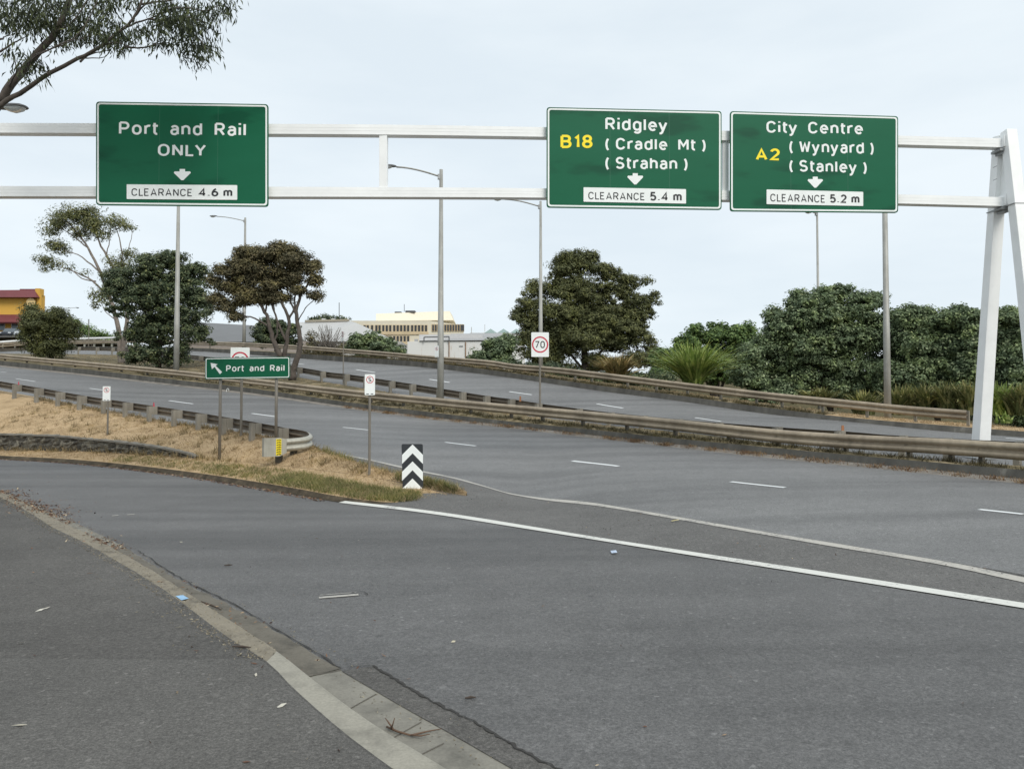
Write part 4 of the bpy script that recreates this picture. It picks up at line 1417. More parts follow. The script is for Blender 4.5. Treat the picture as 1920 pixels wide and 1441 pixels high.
def lobes(blobs, k, size=.46, at=.62):
    out = []
    for c, rx, ry, rz in blobs:
        d = rand_unit(k)
        d[:, 2] = np.where((d[:, 2] < -.4) & (rng.uniform(size=k) < .5), -d[:, 2], d[:, 2])
        for q in d:
            s_ = size * rng.uniform(.7, 1.3); a_ = at * rng.uniform(.8, 1.15)
            out.append(((c[0] + q[0] * rx * a_, c[1] + q[1] * ry * a_, c[2] + q[2] * rz * a_), rx * s_, ry * s_, rz * s_ * .85))
        out.append((c, rx * .62, ry * .62, rz * .62))
    return out

def crown_quads(blobs, n, length, width, sub_r, sub_n=None, shell=.72, upbias=.5, flat=.7):
    """blobs: (centre, rx, ry, rz). Leaves grow in many small clumps spread through the outer part of each blob"""
    vol = np.array([b[1] * b[3] + b[1] * b[2] * .6 for b in blobs]); cnt = (n * vol / vol.sum()).astype(int)
    out = []
    for (c, rx, ry, rz), k in zip(blobs, cnt):
        if k < 4: continue
        m = max(3, int(k / (sub_n or 45)))
        d = rand_unit(m)
        d[:, 2] = np.where((d[:, 2] < -.35) & (rng.uniform(size=m) < .6), -d[:, 2], d[:, 2])
        rad = shell + (1 - shell) * rng.uniform(0, 1.15, m)
        stray = rng.uniform(size=m) < .10
        rad[stray] += rng.uniform(.1, .4, stray.sum())
        inner = rng.uniform(size=m) < .18
        rad[inner] *= rng.uniform(.3, .9, inner.sum())
        sc_ = np.array(c)[None] + d * rad[:, None] * np.array([rx, ry, rz])[None]
        idx = rng.randint(0, m, k)
        sr = sub_r * rng.uniform(.45, 1.5, m)
        dd = rand_unit(k); rr = rng.uniform(.35, 1, k) ** .5
        off = dd * (rr * sr[idx])[:, None]
        off[:, 2] *= flat
        pos = sc_[idx] + off
        nr = dd * .8 + d[idx] * .5 + rand_unit(k) * .7 + np.array([0, 0, upbias])[None]
        nr /= np.linalg.norm(nr, axis=1)[:, None] + 1e-9
        out.append(leaf_quads(pos, nr, length, width))
    return np.concatenate(out)

def blob(u, v, ru, rv, Y, depth=None):
    c = P(u, v, Y); k = px(Y)
    return ((c.x, c.y, c.z), ru * k, (depth if depth else (ru + rv) / 2 * k), rv * k)

def limb(mb, uvs, Y, r0, r1, jit=.0, n=7, dy=0.0):
    pts = []
    m = len(uvs)
    for i, q in enumerate(uvs):
        yy = q[2] if len(q) > 2 else Y
        p = P(q[0], q[1], yy)
        pts.append(p)
    a = resample(pts, max(4, m * 3))
    a += rng.normal(0, jit, a.shape)
    mb.tube([tuple(q) for q in a], list(np.linspace(r0, r1, len(a))), n)
    return a

LM = {}
LM['ngaio'] = leafmat("leaf_dark_green", [(0, (0.077, 0.108, 0.056)), (.5, (0.150, 0.202, 0.106)), (.85, (0.250, 0.317, 0.176)), (1, (0.417, 0.470, 0.282))], .28)
LM['bushy'] = leafmat("leaf_bushy", [(0, (0.040, 0.061, 0.036)), (.5, (0.092, 0.121, 0.066)), (.9, (0.182, 0.215, 0.119)), (1, (0.333, 0.343, 0.190))], .28)
LM['gum'] = leafmat("leaf_gum", [(0, (0.085, 0.104, 0.045)), (.5, (0.167, 0.186, 0.084)), (1, (0.307, 0.294, 0.147))], .25)
LM['wattle'] = leafmat("leaf_brownish", [(0, (0.066, 0.066, 0.035)), (.5, (0.136, 0.123, 0.066)), (1, (0.232, 0.194, 0.111))], .2)
LM['olive'] = leafmat("leaf_olive", [(0, (0.061, 0.073, 0.031)), (.5, (0.125, 0.136, 0.058)), (1, (0.227, 0.232, 0.107))], .2)
LM['fresh'] = leafmat("leaf_fresh", [(0, (0.072, 0.121, 0.044)), (.6, (0.143, 0.216, 0.077)), (1, (0.260, 0.348, 0.131))], .25)
LM['euc'] = leafmat("leaf_eucalypt", [(0, (0.015, 0.021, 0.011)), (.6, (0.034, 0.044, 0.021)), (1, (0.105, 0.126, 0.058))], .12)
LM['bare'] = plain("bare_twigs", (0.12, 0.105, 0.09), .95, 0, .3)

def tree(name, label, cat, base_uv, Y, blobs, n, leaf, mat, limbs=(), bark='bark', sub_r=.45, sub_n=45, shell=.72, group=None, flat=.7, lobe=0):
    x = PY(base_uv, Y, 0).x
    z = surf_z(x, Y)
    rt = thing(name, (x, Y, z), label, cat, group)
    if limbs:
        tm = MB()
        for uvs, r0, r1 in limbs: limb(tm, uvs, Y, r0, r1, .02)
        tm.build("trunk", M[bark], rt, smooth=True)
    else:
        tm = MB()
        big = max(blobs, key=lambda b: b[1] * b[3])
        c = Vector(big[0])
        zb = z - .2
        tm.tube([(x, Y, zb), (x + .1, Y, zb + (c.z - zb) * .5), tuple(c)], [.16, .12, .05], 7)
        for b in blobs[:8]:
            tm.tube([(x, Y, zb + (c.z - zb) * .3), tuple((Vector(b[0]) + c) / 2 - Vector((0, 0, .2))), b[0]], [.07, .05, .02], 5)
        tm.build("trunk", M[bark], rt, smooth=True)
    q = crown_quads(lobes(blobs, lobe) if lobe else blobs, n, leaf[0], leaf[1], sub_r, sub_n, shell, .6, flat)
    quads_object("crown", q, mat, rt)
    return rt

# gum with separate tufts, left
Yt = 52
tree("gum_tree", "tall open gum tree with separate leaf tufts on pale bare limbs, far left", "tree", 228, Yt,
     [blob(*b, Yt) for b in ((135, 405, 34, 16), (165, 402, 26, 16), (112, 420, 26, 14), (95, 435, 14, 8), (172, 425, 26, 22), (150, 438, 18, 12), (185, 440, 14, 10), (212, 415, 16, 11), (228, 424, 18, 8), (205, 430, 10, 6),
      (112, 465, 18, 13), (100, 458, 12, 8), (85, 490, 14, 11), (105, 495, 13, 9), (82, 503, 6, 6), (128, 500, 8, 5), (160, 512, 6, 4), (205, 490, 10, 7), (238, 478, 16, 9), (225, 500, 22, 14), (205, 520, 16, 12), (190, 560, 14, 20), (180, 575, 6, 8), (212, 545, 14, 14))],
     17000, (.19, .06), LM['gum'],
     [([(225, 690), (224, 640), (219, 600), (207, 560), (188, 510), (165, 465), (140, 430), (125, 415)], .19, .04), ([(231, 690), (232, 640), (238, 600), (236, 560), (222, 520), (200, 480), (180, 440), (170, 415)], .17, .04),
      ([(207, 560), (175, 528), (135, 508), (95, 495)], .08, .02), ([(188, 510), (150, 480), (115, 468)], .06, .02), ([(222, 520), (228, 480), (222, 440), (215, 420)], .07, .02), ([(222, 520), (240, 470), (248, 430), (245, 420)], .04, .012),
      ([(180, 528), (150, 520), (130, 503)], .05, .02), ([(200, 480), (205, 450), (208, 425)], .04, .015), ([(165, 465), (140, 445), (110, 425)], .05, .02), ([(219, 600), (198, 585), (188, 565)], .04, .015)],
     'barkpale', .5, 34, .3)

Yt = 46.5
tree("bushy_tree", "dense dark green bushy tree in the median behind the left lamp post", "tree", 296, Yt,
     [blob(*b, Yt) for b in ((300, 520, 60, 44), (250, 530, 45, 36), (222, 525, 32, 24), (355, 540, 46, 44), (300, 570, 70, 45), (250, 575, 46, 40), (370, 580, 40, 46), (300, 625, 60, 45), (355, 625, 42, 38), (262, 640, 40, 42), (300, 668, 50, 28), (250, 675, 26, 16), (338, 670, 22, 22), (315, 495, 44, 22), (280, 490, 28, 16), (370, 510, 22, 18), (215, 545, 22, 20))],
     90000, (.17, .075), LM['bushy'], sub_r=.30, sub_n=60, shell=.8, lobe=8)

Yt = 38.0
tree("umbrella_tree", "flat topped brownish tree with bare dark forking trunks in the median", "tree", 547, Yt,
     [blob(*b, Yt) for b in ((505, 478, 62, 22), (450, 495, 42, 22), (560, 490, 44, 26), (470, 478, 36, 16), (530, 470, 44, 14), (420, 510, 20, 18), (585, 510, 24, 22), (500, 510, 50, 20), (545, 520, 42, 18), (455, 525, 40, 20), (590, 530, 18, 14), (515, 535, 40, 12), (430, 545, 26, 20), (460, 560, 28, 16), (425, 575, 22, 14), (500, 550, 28, 10), (405, 530, 14, 14), (560, 545, 20, 10), (480, 562, 32, 14), (522, 560, 32, 10), (590, 555, 14, 12), (440, 592, 16, 11), (412, 560, 18, 16), (455, 545, 34, 18))],
     80000, (.15, .055), LM['wattle'],
     [([(549, 712), (551, 690), (560, 665), (563, 640), (560, 615), (556, 590), (562, 560), (575, 535), (585, 520)], .17, .04), ([(528, 672), (515, 645), (506, 615), (497, 585), (482, 560), (470, 535), (462, 515)], .14, .03), ([(533, 672), (537, 640), (541, 600), (530, 570), (520, 540), (512, 505)], .12, .03),
      ([(546, 712), (538, 685), (528, 672)], .15, .13), ([(548, 705), (538, 680), (533, 668)], .13, .11), ([(506, 615), (480, 598), (450, 588), (425, 575)], .05, .02), ([(537, 640), (520, 600), (505, 560), (495, 530)], .07, .02), ([(541, 600), (553, 570), (550, 540), (545, 515)], .06, .02), ([(556, 590), (545, 565), (535, 530)], .06, .02), ([(497, 585), (500, 555), (490, 520)], .05, .02), ([(562, 560), (558, 535), (560, 505)], .05, .02), ([(575, 560), (588, 550), (597, 535)], .03, .01), ([(560, 600), (575, 575), (590, 560), (600, 545)], .03, .01), ([(515, 645), (520, 610), (512, 575), (500, 540)], .05, .015)],
     'bark', .26, 30, .65, lobe=4)

Yt = 53
tree("spreading_tree", "big spreading dark olive tree behind the 70 sign, tiered branches with sky gaps", "tree", 1095, Yt,
     [blob(*b, Yt) for b in ((1085, 490, 42, 24), (1068, 505, 40, 26), (1115, 505, 34, 24), (1060, 525, 34, 20), (1140, 520, 34, 24), (1180, 535, 34, 26), (1195, 565, 38, 22), (1150, 555, 40, 26), (1100, 550, 46, 28), (1035, 545, 38, 24), (1000, 545, 26, 22), (985, 575, 30, 22), (1020, 580, 40, 24), (1070, 585, 44, 26), (1125, 590, 44, 26), (1185, 605, 44, 26), (1205, 640, 36, 28), (1010, 615, 46, 22), (985, 640, 34, 22), (1040, 640, 34, 22), (1130, 630, 40, 22), (1170, 650, 44, 26), (1060, 665, 40, 20), (1110, 670, 32, 16), (1000, 665, 40, 18), (1215, 665, 30, 20), (970, 590, 14, 14), (1225, 555, 12, 10), (1090, 478, 26, 10), (1062, 480, 14, 10), (1108, 480, 14, 9), (1210, 530, 12, 10), (1145, 680, 30, 14), (1090, 625, 50, 26), (1065, 615, 30, 26), (1020, 680, 50, 16), (1190, 680, 40, 18), (1085, 650, 50, 16), (1150, 610, 40, 20), (1225, 680, 24, 18), (1000, 640, 40, 20), (1110, 600, 50, 30), (1060, 550, 40, 26), (1160, 590, 40, 24), (1130, 690, 50, 14), (1050, 690, 50, 14), (1095, 560, 80, 56), (1095, 630, 105, 46), (1045, 605, 62, 46), (1150, 610, 68, 52), (1085, 505, 40, 30), (1200, 590, 34, 40), (995, 600, 36, 34))],
     230000, (.18, .065), LM['olive'],
     [([(1098, 720), (1097, 670), (1092, 620), (1090, 570), (1086, 510)], .28, .06), ([(1097, 660), (1075, 620), (1045, 590), (1005, 565)], .12, .03), ([(1095, 640), (1125, 600), (1165, 570), (1200, 550)], .12, .03), ([(1102, 690), (1130, 655), (1170, 630), (1205, 620)], .1, .03), ([(1092, 690), (1060, 655), (1020, 640), (985, 635)], .1, .03), ([(1092, 620), (1110, 570), (1130, 530)], .09, .02), ([(1090, 600), (1065, 560), (1055, 520)], .08, .02)],
     'bark', .32, 50, .7, flat=.7, lobe=5)

def bush(label, u, Y, bl, n, leaf=(.2, .1), mat='ngaio', name="shrub", cat="shrub", sub_r=.30, sub_n=60, shell=.85, group=None):
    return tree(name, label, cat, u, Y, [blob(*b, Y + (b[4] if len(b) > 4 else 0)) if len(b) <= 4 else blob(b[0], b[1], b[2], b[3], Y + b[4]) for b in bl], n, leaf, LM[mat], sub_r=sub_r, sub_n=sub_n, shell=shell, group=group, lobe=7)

bush("biggest rounded dark green bush on the right, a slim lamp rising out of it", 1555, 39, [(1545, 590, 70, 46), (1480, 610, 52, 44), (1600, 600, 60, 48), (1445, 640, 40, 44), (1510, 650, 70, 52), (1580, 660, 72, 52), (1650, 640, 60, 56), (1680, 610, 36, 34), (1450, 690, 44, 36), (1530, 700, 60, 40), (1620, 700, 60, 40), (1690, 680, 40, 44), (1640, 562, 22, 16), (1500, 554, 18, 12), (1455, 592, 16, 14), (1585, 548, 20, 12), (1560, 560, 44, 24), (1500, 570, 30, 24), (1625, 568, 30, 20), (1430, 665, 28, 34), (1480, 735, 60, 34), (1580, 740, 60, 34), (1660, 735, 50, 34), (1500, 660, 60, 40), (1560, 640, 60, 60), (1620, 640, 60, 50), (1480, 690, 50, 40), (1580, 700, 60, 40)], 190000, (.15, .08))
bush("dark green shrub just right of the thick lamp post, behind the flax bank", 1755, 37, [(1735, 587, 18, 12), (1772, 590, 18, 10), (1708, 582, 14, 10), (1745, 610, 50, 32), (1720, 640, 40, 40), (1770, 640, 44, 40), (1740, 690, 50, 36), (1790, 690, 40, 36), (1700, 600, 24, 20), (1740, 735, 50, 34), (1790, 740, 40, 34), (1670, 715, 40, 40), (1705, 715, 40, 44), (1740, 715, 40, 40), (1740, 660, 50, 44), (1770, 690, 50, 40)], 95000, (.15, .08))
bush("rounded shrub directly behind the white gantry leg", 1840, 36, [(1797, 584, 18, 12), (1826, 590, 18, 12), (1805, 605, 34, 28), (1840, 625, 40, 44), (1815, 660, 40, 40), (1850, 690, 40, 40), (1810, 700, 34, 30), (1820, 745, 50, 34), (1855, 740, 40, 40), (1840, 660, 44, 50), (1870, 650, 30, 40)], 90000, (.15, .08))
bush("dark shrub cut off by the right edge of the picture", 1910, 35, [(1890, 588, 16, 10), (1912, 592, 16, 10), (1900, 610, 36, 30), (1930, 640, 44, 50), (1895, 670, 36, 44), (1920, 720, 46, 40), (1960, 690, 50, 60), (1900, 760, 50, 34), (1950, 760, 50, 40), (1910, 690, 50, 60)], 85000, (.15, .08))
bush("mid green shrub right of the spreading tree, behind the bright flax", 1340, 47, [(1300, 635, 36, 24), (1345, 635, 42, 26), (1390, 640, 38, 34), (1320, 665, 50, 26), (1380, 680, 46, 36), (1275, 650, 26, 18), (1400, 610 + 25, 26, 26), (1350, 700, 60, 30), (1290, 690, 50, 30), (1250, 680, 30, 26), (1240, 700, 30, 24)], 50000, (.2, .1), 'fresh')
bush("brownish low shrub right of the bright flax at the foot of the biggest bush", 1400, 38, [(1405, 670, 28, 26), (1395, 705, 32, 26), (1425, 715, 30, 26), (1420, 745, 40, 24)], 20000, (.18, .09))
bush("round dark shrub behind the forked trunks of the flat topped tree", 515, 66, [(515, 618, 34, 26), (495, 628, 26, 20), (540, 625, 26, 22), (515, 640, 44, 16)], 18000, (.22, .1), 'bushy')
bush("dark green shrub along the far rail below the grey roof", 705, 54, [(690, 642, 30, 18), (720, 650, 34, 16), (665, 645, 22, 18), (745, 660, 22, 8), (700, 660, 44, 12)], 20000, (.2, .1))
bush("green shrub at the far rail before the white shed", 925, 47, [(940, 655, 34, 22), (915, 668, 28, 16), (895, 675, 18, 8), (955, 640, 16, 12), (930, 680, 46, 12)], 18000, (.2, .1), 'ngaio')
bush("leafy shrub at the median's left end in front of the yellow building", 95, 58, [(90, 600, 40, 24), (60, 598, 24, 22), (118, 605, 30, 22), (85, 630, 50, 26), (125, 628, 26, 20), (95, 655, 48, 16), (55, 630, 16, 26), (60, 580, 14, 10), (110, 590, 20, 12)], 40000, (.18, .07), 'olive', sub_r=.45)
bush("far low hedge on the crest behind the white topped barrier", 170, 104, [(150, 622, 26, 14), (180, 630, 26, 9), (205, 636, 22, 6), (135, 612, 16, 14)], 7000, (.3, .14), 'fresh', "hedge", "hedge", .6)
bush("low dark scrub under the spreading tree along the far rail", 1090, 44.5, [(1020, 696, 40, 14), (1075, 704, 40, 12), (1125, 708, 40, 12), (1185, 714, 40, 14), (1240, 716, 34, 16), (980, 690, 30, 12)], 22000, (.18, .07), 'bushy')
# leafless shrub
Yb = 60
x = PY(612, Yb, 0).x
rt = thing("bare_shrub", (x, Yb, surf_z(x, Yb)), "leafless grey twiggy shrub in front of the grey roofed building", "shrub")
tw = MB()
for k in range(150):
    u1 = 612 + rng.normal(0, 20); v1 = rng.uniform(604, 648) + abs(u1 - 612) * .35
    yy = Yb + rng.normal(0, .8)
    p0 = P(612 + rng.normal(0, 14), 672, Yb); p1 = P((612 + u1) / 2 + rng.normal(0, 4), (668 + v1) / 2, yy); p2 = P(u1, v1, yy)
    tw.tube([p0, p1, p2], [.035, .022, .01], 4)
tw.build("twigs", LM['bare'], rt)
q = crown_quads([blob(584, 642, 14, 18, Yb), blob(600, 660, 40, 10, Yb), blob(640, 655, 14, 10, Yb)], 2200, .2, .09, .4)
quads_object("crown", q, LM['wattle'], rt)
# tree tops beyond the grey roof
Yb = 150
x = PY(622, Yb, 0).x
rt = thing("palm_tree", (x, Yb, gz(x, Yb)), "tufted tree tops showing above the grey roof", "tree")
tw = MB()
for uc, vc, s in ((595, 600, 12), (612, 594, 12), (632, 596, 12), (648, 600, 10)):
    tw.tube([P(uc, 680, Yb), P(uc, vc + 4, Yb)], .14, 6)
tw.build("trunk", M['bark'], rt)
q = crown_quads([blob(uc, vc, s, 5, Yb) for uc, vc, s in ((592, 600, 12), (606, 595, 9), (617, 597, 10), (632, 597, 9), (644, 600, 8), (600, 602, 20))], 900, .9, .2, .7, 8)
quads_object("crown", q, LM['bushy'], rt)

# flax: long strap leaves in a fan
def flax(label, u, vb, Y, h_px, spread_px, n, mat, group=None, name="flax_plant", lean=0.0):
    b = P(u, vb, Y); b.z = max(b.z, surf_z(b.x, b.y)) - .05
    rt = thing(name, b, label, "flax", group)
    k = px(Y)
    Q = []
    for i in range(n):
        a = rng.uniform(0, 2 * math.pi)
        out = rng.uniform(.05, 1) ** .7
        L = h_px * k * rng.uniform(.75, 1.15)
        S = spread_px * k * out
        w_ = rng.uniform(.03, .055)
        droop = out * rng.uniform(.1, .6)
        st = b + Vector((rng.normal(0, .12), rng.normal(0, .12), 0))
        prev = None
        dirv = Vector((math.cos(a), math.sin(a), 0)); sd = Vector((-dirv.y, dirv.x, 0))
        ang = rng.uniform(-.7, .7); sd = sd * math.cos(ang) + Vector((0, 0, 1)) * math.sin(ang) * .5
        for s in range(6):
            f = s / 5
            p = st + dirv * (S * f ** 1.3) + Vector((lean * f, 0, L * (f - droop * f ** 3)))
            ww = w_ * (1 - f ** 2.5) + .004
            cur = (p - sd * ww, p + sd * ww)
            if prev: Q.append([prev[0], prev[1], cur[1], cur[0]])
            prev = cur
    quads_object("leaves", np.array([[list(v) for v in q] for q in Q]), mat, rt)
    return rt
FX = leafmat("flax_bright", [(0, (0.142, 0.203, 0.051)), (.5, (0.264, 0.355, 0.091)), (1, (0.528, 0.568, 0.203))], .2, .4)
FXB = leafmat("flax_bronze", [(0, (0.146, 0.127, 0.055)), (.5, (0.291, 0.237, 0.100)), (1, (0.510, 0.364, 0.182))], .2, .5)
FXD = leafmat("flax_dull", [(0, (0.095, 0.113, 0.042)), (.5, (0.189, 0.198, 0.076)), (1, (0.359, 0.321, 0.151))], .2, .5)
flax("tall bright green flax clump behind the far rail, right of the spreading tree", 1300, 728, 35.0, 90, 105, 620, FX)
flax("bronze brown flax clump at the foot of the spreading tree", 1157, 712, 39.6, 52, 64, 320, FXB)
flax("low grey green flax clump behind the rail below the biggest bush", 1540, 755, 31, 34, 55, 170, FXD)
for k, (uu, yy, hp, mm, lab) in enumerate((
    (1620, 30, 46, FXD, "flax clump just left of the thick lamp post"), (1690, 29.5, 56, FXD, "flax clump just right of the thick lamp post"),
    (1735, 29.0, 62, FXD, "flax clump behind the rail between the thick lamp post and the rail end"), (1775, 28.5, 64, FXD, "flax clump behind the end of the far rail"),
    (1815, 28.0, 66, FXD, "flax clump touching the left side of the white gantry leg"), (1870, 27.6, 62, FX, "flax clump with pale bent leaves right of the white gantry leg"),
    (1915, 27.0, 60, FXD, "flax clump at the right edge of the picture"))):
    flax(lab, uu, 775, yy, hp, 42, 260, mm, "flax bank at the right end of the far verge")
flax("small upright pale reed clump on the verge right of the gantry leg", 1882, 790, 26.2, 22, 10, 26, FX, name="reed_clump")

# ------------------------------------------------------------------ foreground gum branch
Ye = 14.0
bx = PY(-230, Ye, 0).x
eroot = thing("gum_tree", (bx, Ye, surf_z(bx, Ye)), "foreground gum branch with long drooping leaves reaching in at the top left corner", "tree")
br = MB()
limb(br, [(-240, 1060), (-225, 760), (-150, 430), (-60, 262), (0, 192)], Ye, .26, .088, 0, 10)
main = [(0, 192), (17, 164), (42, 133), (67, 103), (105, 61), (119, 28), (131, 0), (140, -60)]
limb(br, main, Ye, .078, .04, .004, 9)
limb(br, [(-20, 215), (5, 194), (50, 167), (83, 144), (144, 111), (178, 94), (222, 61), (247, 39), (264, 8), (275, -40)], Ye - .3, .046, .016, .004, 8)
twigs = [[(0, 180), (-40, 150), (-80, 90)], [(42, 133), (75, 100), (140, 70), (170, 30), (190, -20)], [(67, 103), (95, 92), (130, 80), (170, 66)], [(0, 97), (28, 80), (55, 64)], [(0, 75), (20, 66), (45, 62)],
         [(222, 61), (250, 45), (280, 36), (310, 20), (330, -10)], [(144, 111), (170, 108), (198, 107), (206, 98)], [(150, 115), (175, 100), (205, 95)], [(235, 88), (262, 90), (295, 83), (320, 80)], [(178, 94), (215, 80), (242, 86)],
         [(280, 36), (320, 40), (350, 60), (365, 90)], [(310, 20), (350, 15), (385, 20), (410, 10)], [(247, 39), (270, 10), (300, -20)], [(105, 61), (130, 45), (160, 10), (175, -30)], [(119, 28), (90, 10), (70, -20)],
         [(350, 60), (375, 75), (385, 100)], [(17, 164), (30, 130), (25, 105)], [(340, 30), (380, 40), (400, 50)], [(264, 8), (310, 2), (360, -8), (420, -10)]]
tends = []
for tw_ in twigs:
    yy = Ye + rng.normal(0, .5)
    a = limb(br, [(u, v, Ye if i == 0 else yy) for i, (u, v) in enumerate(tw_)], Ye, .022, .006, .006, 5)
    tends.append(a)
br.build("trunk", M['bark'], eroot, smooth=True)
# hanging leaf sprays
SPR = []
def area(u0, v0, u1, v1, k):
    for _ in range(k): SPR.append((rng.uniform(u0, u1), rng.uniform(v0, v1)))
area(-10, -15, 120, 48, 56); area(60, -15, 215, 45, 60); area(95, 30, 160, 82, 14); area(130, 40, 215, 72, 26); area(-5, 20, 70, 62, 18); area(35, 115, 80, 150, 12); area(15, 95, 55, 110, 4)
area(195, -15, 300, 12, 14); area(220, 45, 290, 78, 18); area(285, 5, 425, 35, 44); area(290, 35, 410, 60, 30); area(300, 60, 400, 84, 20); area(335, 85, 395, 104, 9); area(355, 100, 388, 114, 5); area(190, 65, 240, 88, 10)
area(400, -10, 432, 8, 6); area(288, 75, 312, 88, 4); area(395, 88, 402, 94, 2)
lc, ldir = [], []
for u, v in SPR:
    yy = Ye + rng.normal(0, .55)
    c = np.array(P(u, v, yy))
    k = rng.randint(15, 26)
    off = rng.normal(0, 1, (k, 3)) * np.array([.10, .10, .08])
    lc.append(c[None] + off)
    sway = rng.normal(0, .22, 3); sway[2] = 0
    dd = np.array([0, 0, -1.0])[None] + sway[None] + rng.normal(0, .42, (k, 3))
    ldir.append(dd / np.linalg.norm(dd, axis=1)[:, None])
lc = np.concatenate(lc); ldir = np.concatenate(ldir)
nL = len(lc)
L = rng.uniform(.09, .19, nL)[:, None]; Wd = rng.uniform(.009, .017, nL)[:, None]
sd = np.cross(ldir, rand_unit(nL)); sd /= np.linalg.norm(sd, axis=1)[:, None]
curve = rng.normal(0, .012, (nL, 1)) * sd
q1 = np.stack([lc, lc + ldir * L * .5 - sd * Wd + curve, lc + ldir * L, lc + ldir * L * .5 + sd * Wd + curve], 1)
quads_object("leaves", q1, LM['euc'], eroot)

# ------------------------------------------------------------------ far buildings
def bld(name, label, Y, u, vb=700):
    x = PY(u, Y, 0).x
    return thing(name, (x, Y, gz(x, Y)), label, "building")
def vbox(mb, u0, u1, v0, v1, Y, depth):
    a, b = P(u0, v0, Y), P(u1, v1, Y)
    mb.box(((a.x + b.x) / 2, Y + depth / 2, (a.z + b.z) / 2), abs(b.x - a.x), depth, abs(a.z - b.z))
cream = plain("cream_wall", (0.66, 0.61, 0.49), .8, 0, .06, .4)
creamp = plain("cream_panel", (0.56, 0.45, 0.29), .8, 0, .12, .8)
roofw = plain("pale_roof", (0.62, 0.60, 0.54), .7, 0, .08, .3)
glassd = plain("dark_glass", (0.03, 0.032, 0.034), .15)
greyroof = plain("grey_roof_sheet", (0.32, 0.32, 0.32), .7, 0, .08, .3)
greywall = plain("grey_wall", (0.42, 0.41, 0.39), .8, 0, .08, .3)
whitew = plain("white_shed_wall", (0.66, 0.66, 0.64), .7, 0, .07, .5)
Yo = 155
ob = bld("office_block", "cream office block with two rows of narrow dark windows and a set back top floor", Yo, 740)
m = MB(); vbox(m, 600, 805, 601, 720, Yo, 18)
m.build("wall", cream, ob)
m = MB()
pa, pb_, = P(805, 601, Yo), P(869.5, 599, Yo + 9)
pc = P(805, 720, Yo)
m.poly([pa, Vector((pb_.x, pb_.y, pa.z)), Vector((pb_.x, pb_.y, pc.z)), Vector((pa.x, pa.y, pc.z))], Vector((-1, 14, 0)))
m.build("side_wall", cream, ob)
m = MB(); 
tq = [P(705, 601, Yo + 4), P(850, 600, Yo + 11), P(843, 583, Yo + 12), P(705, 588, Yo + 5)]
m.poly(tq, Vector((0, 8, 0))); m.build("top_floor", plain("cream_top", (0.72, 0.66, 0.53), .8, 0, .05), ob)
def side_pt(u, v):
    # points on the angled right wall
    d = (Vector((pb_.x, pb_.y, 0)) - Vector((pa.x, pa.y, 0)))
    nn = Vector((d.y, -d.x, 0)).normalized()
    r_ = ray(u, v); t = (pa - CAMP).dot(nn) / r_.dot(nn)
    return CAMP + r_ * t, nn
win_u = [(684, 0), (690, 0), (698, 0), (706, 0), (712, 0), (719, 0), (725.5, 0), (732, 0), (739.5, 0), (746, 0), (752.5, 0), (759, 0), (765.5, 0), (773, 0), (779.5, 0), (786, 0), (792.5, 0), (799, 0)]
for u, _ in win_u:
    for v0, v1 in ((608.5, 620.5), (628.5, 639.5)):
        if v0 > 620 and (u < 725 or u > 768): continue
        a, b = P(u - 1.9, v0 + 1.2, Yo), P(u + 1.9, v1 + .6, Yo)
        fr = MB(); fr.box(((a.x + b.x) / 2, Yo - .06, (a.z + b.z) / 2), b.x - a.x + .14, .16, a.z - b.z + .2); fo = fr.build("window", creamp, ob)
        gm = MB(); gm.box(((a.x + b.x) / 2, Yo - .14, (a.z + b.z) / 2), b.x - a.x, .06, a.z - b.z); gm.build("pane", glassd, fo)
for u in (811, 816, 821, 834, 839, 844, 849, 854, 859, 864, 867.5):
    a, nn = side_pt(u - 1.6, 608.5); b, _ = side_pt(u + 1.6, 620.5)
    if nn.y > 0: nn = -nn
    dx = Vector((b.x - a.x, b.y - a.y, 0)); mid = (a + b) / 2
    fr = MB(); fr.box(mid + nn * .06, dx.length + .14, .16, abs(a.z - b.z) + .2, dx.normalized(), nn); fo = fr.build("window", creamp, ob)
    gm = MB(); gm.box(mid + nn * .14, dx.length, .06, abs(a.z - b.z), dx.normalized(), nn); gm.build("pane", glassd, fo)
m = MB()
for v in (624.5, 643):
    a, b = P(684, v, Yo), P(803, v, Yo); m.box(((a.x + b.x) / 2, Yo - .08, (a.z + b.z) / 2 - .0), b.x - a.x, .22, .55)
m.build("spandrel_panels", creamp, ob)
m = MB()
for u0, u1, v in ((740, 752, 585.5), (760, 778, 583.5)): vbox(m, u0, u1, v - 1.5, v + 2, Yo + 8, 2)
m.tube([P(758, 584, Yo + 8), P(758, 570, Yo + 8)], .06, 4)
m.build("roof_plant", M['lampdark'], ob)
m = MB(); m.tube([P(636, 612, 165), P(636, 567, 165)], .08, 5)
tag(m.build("antenna_mast", M['lampdark'], loc=P(636, 640, 165)), "thin antenna mast rising behind the grey roof", "mast")

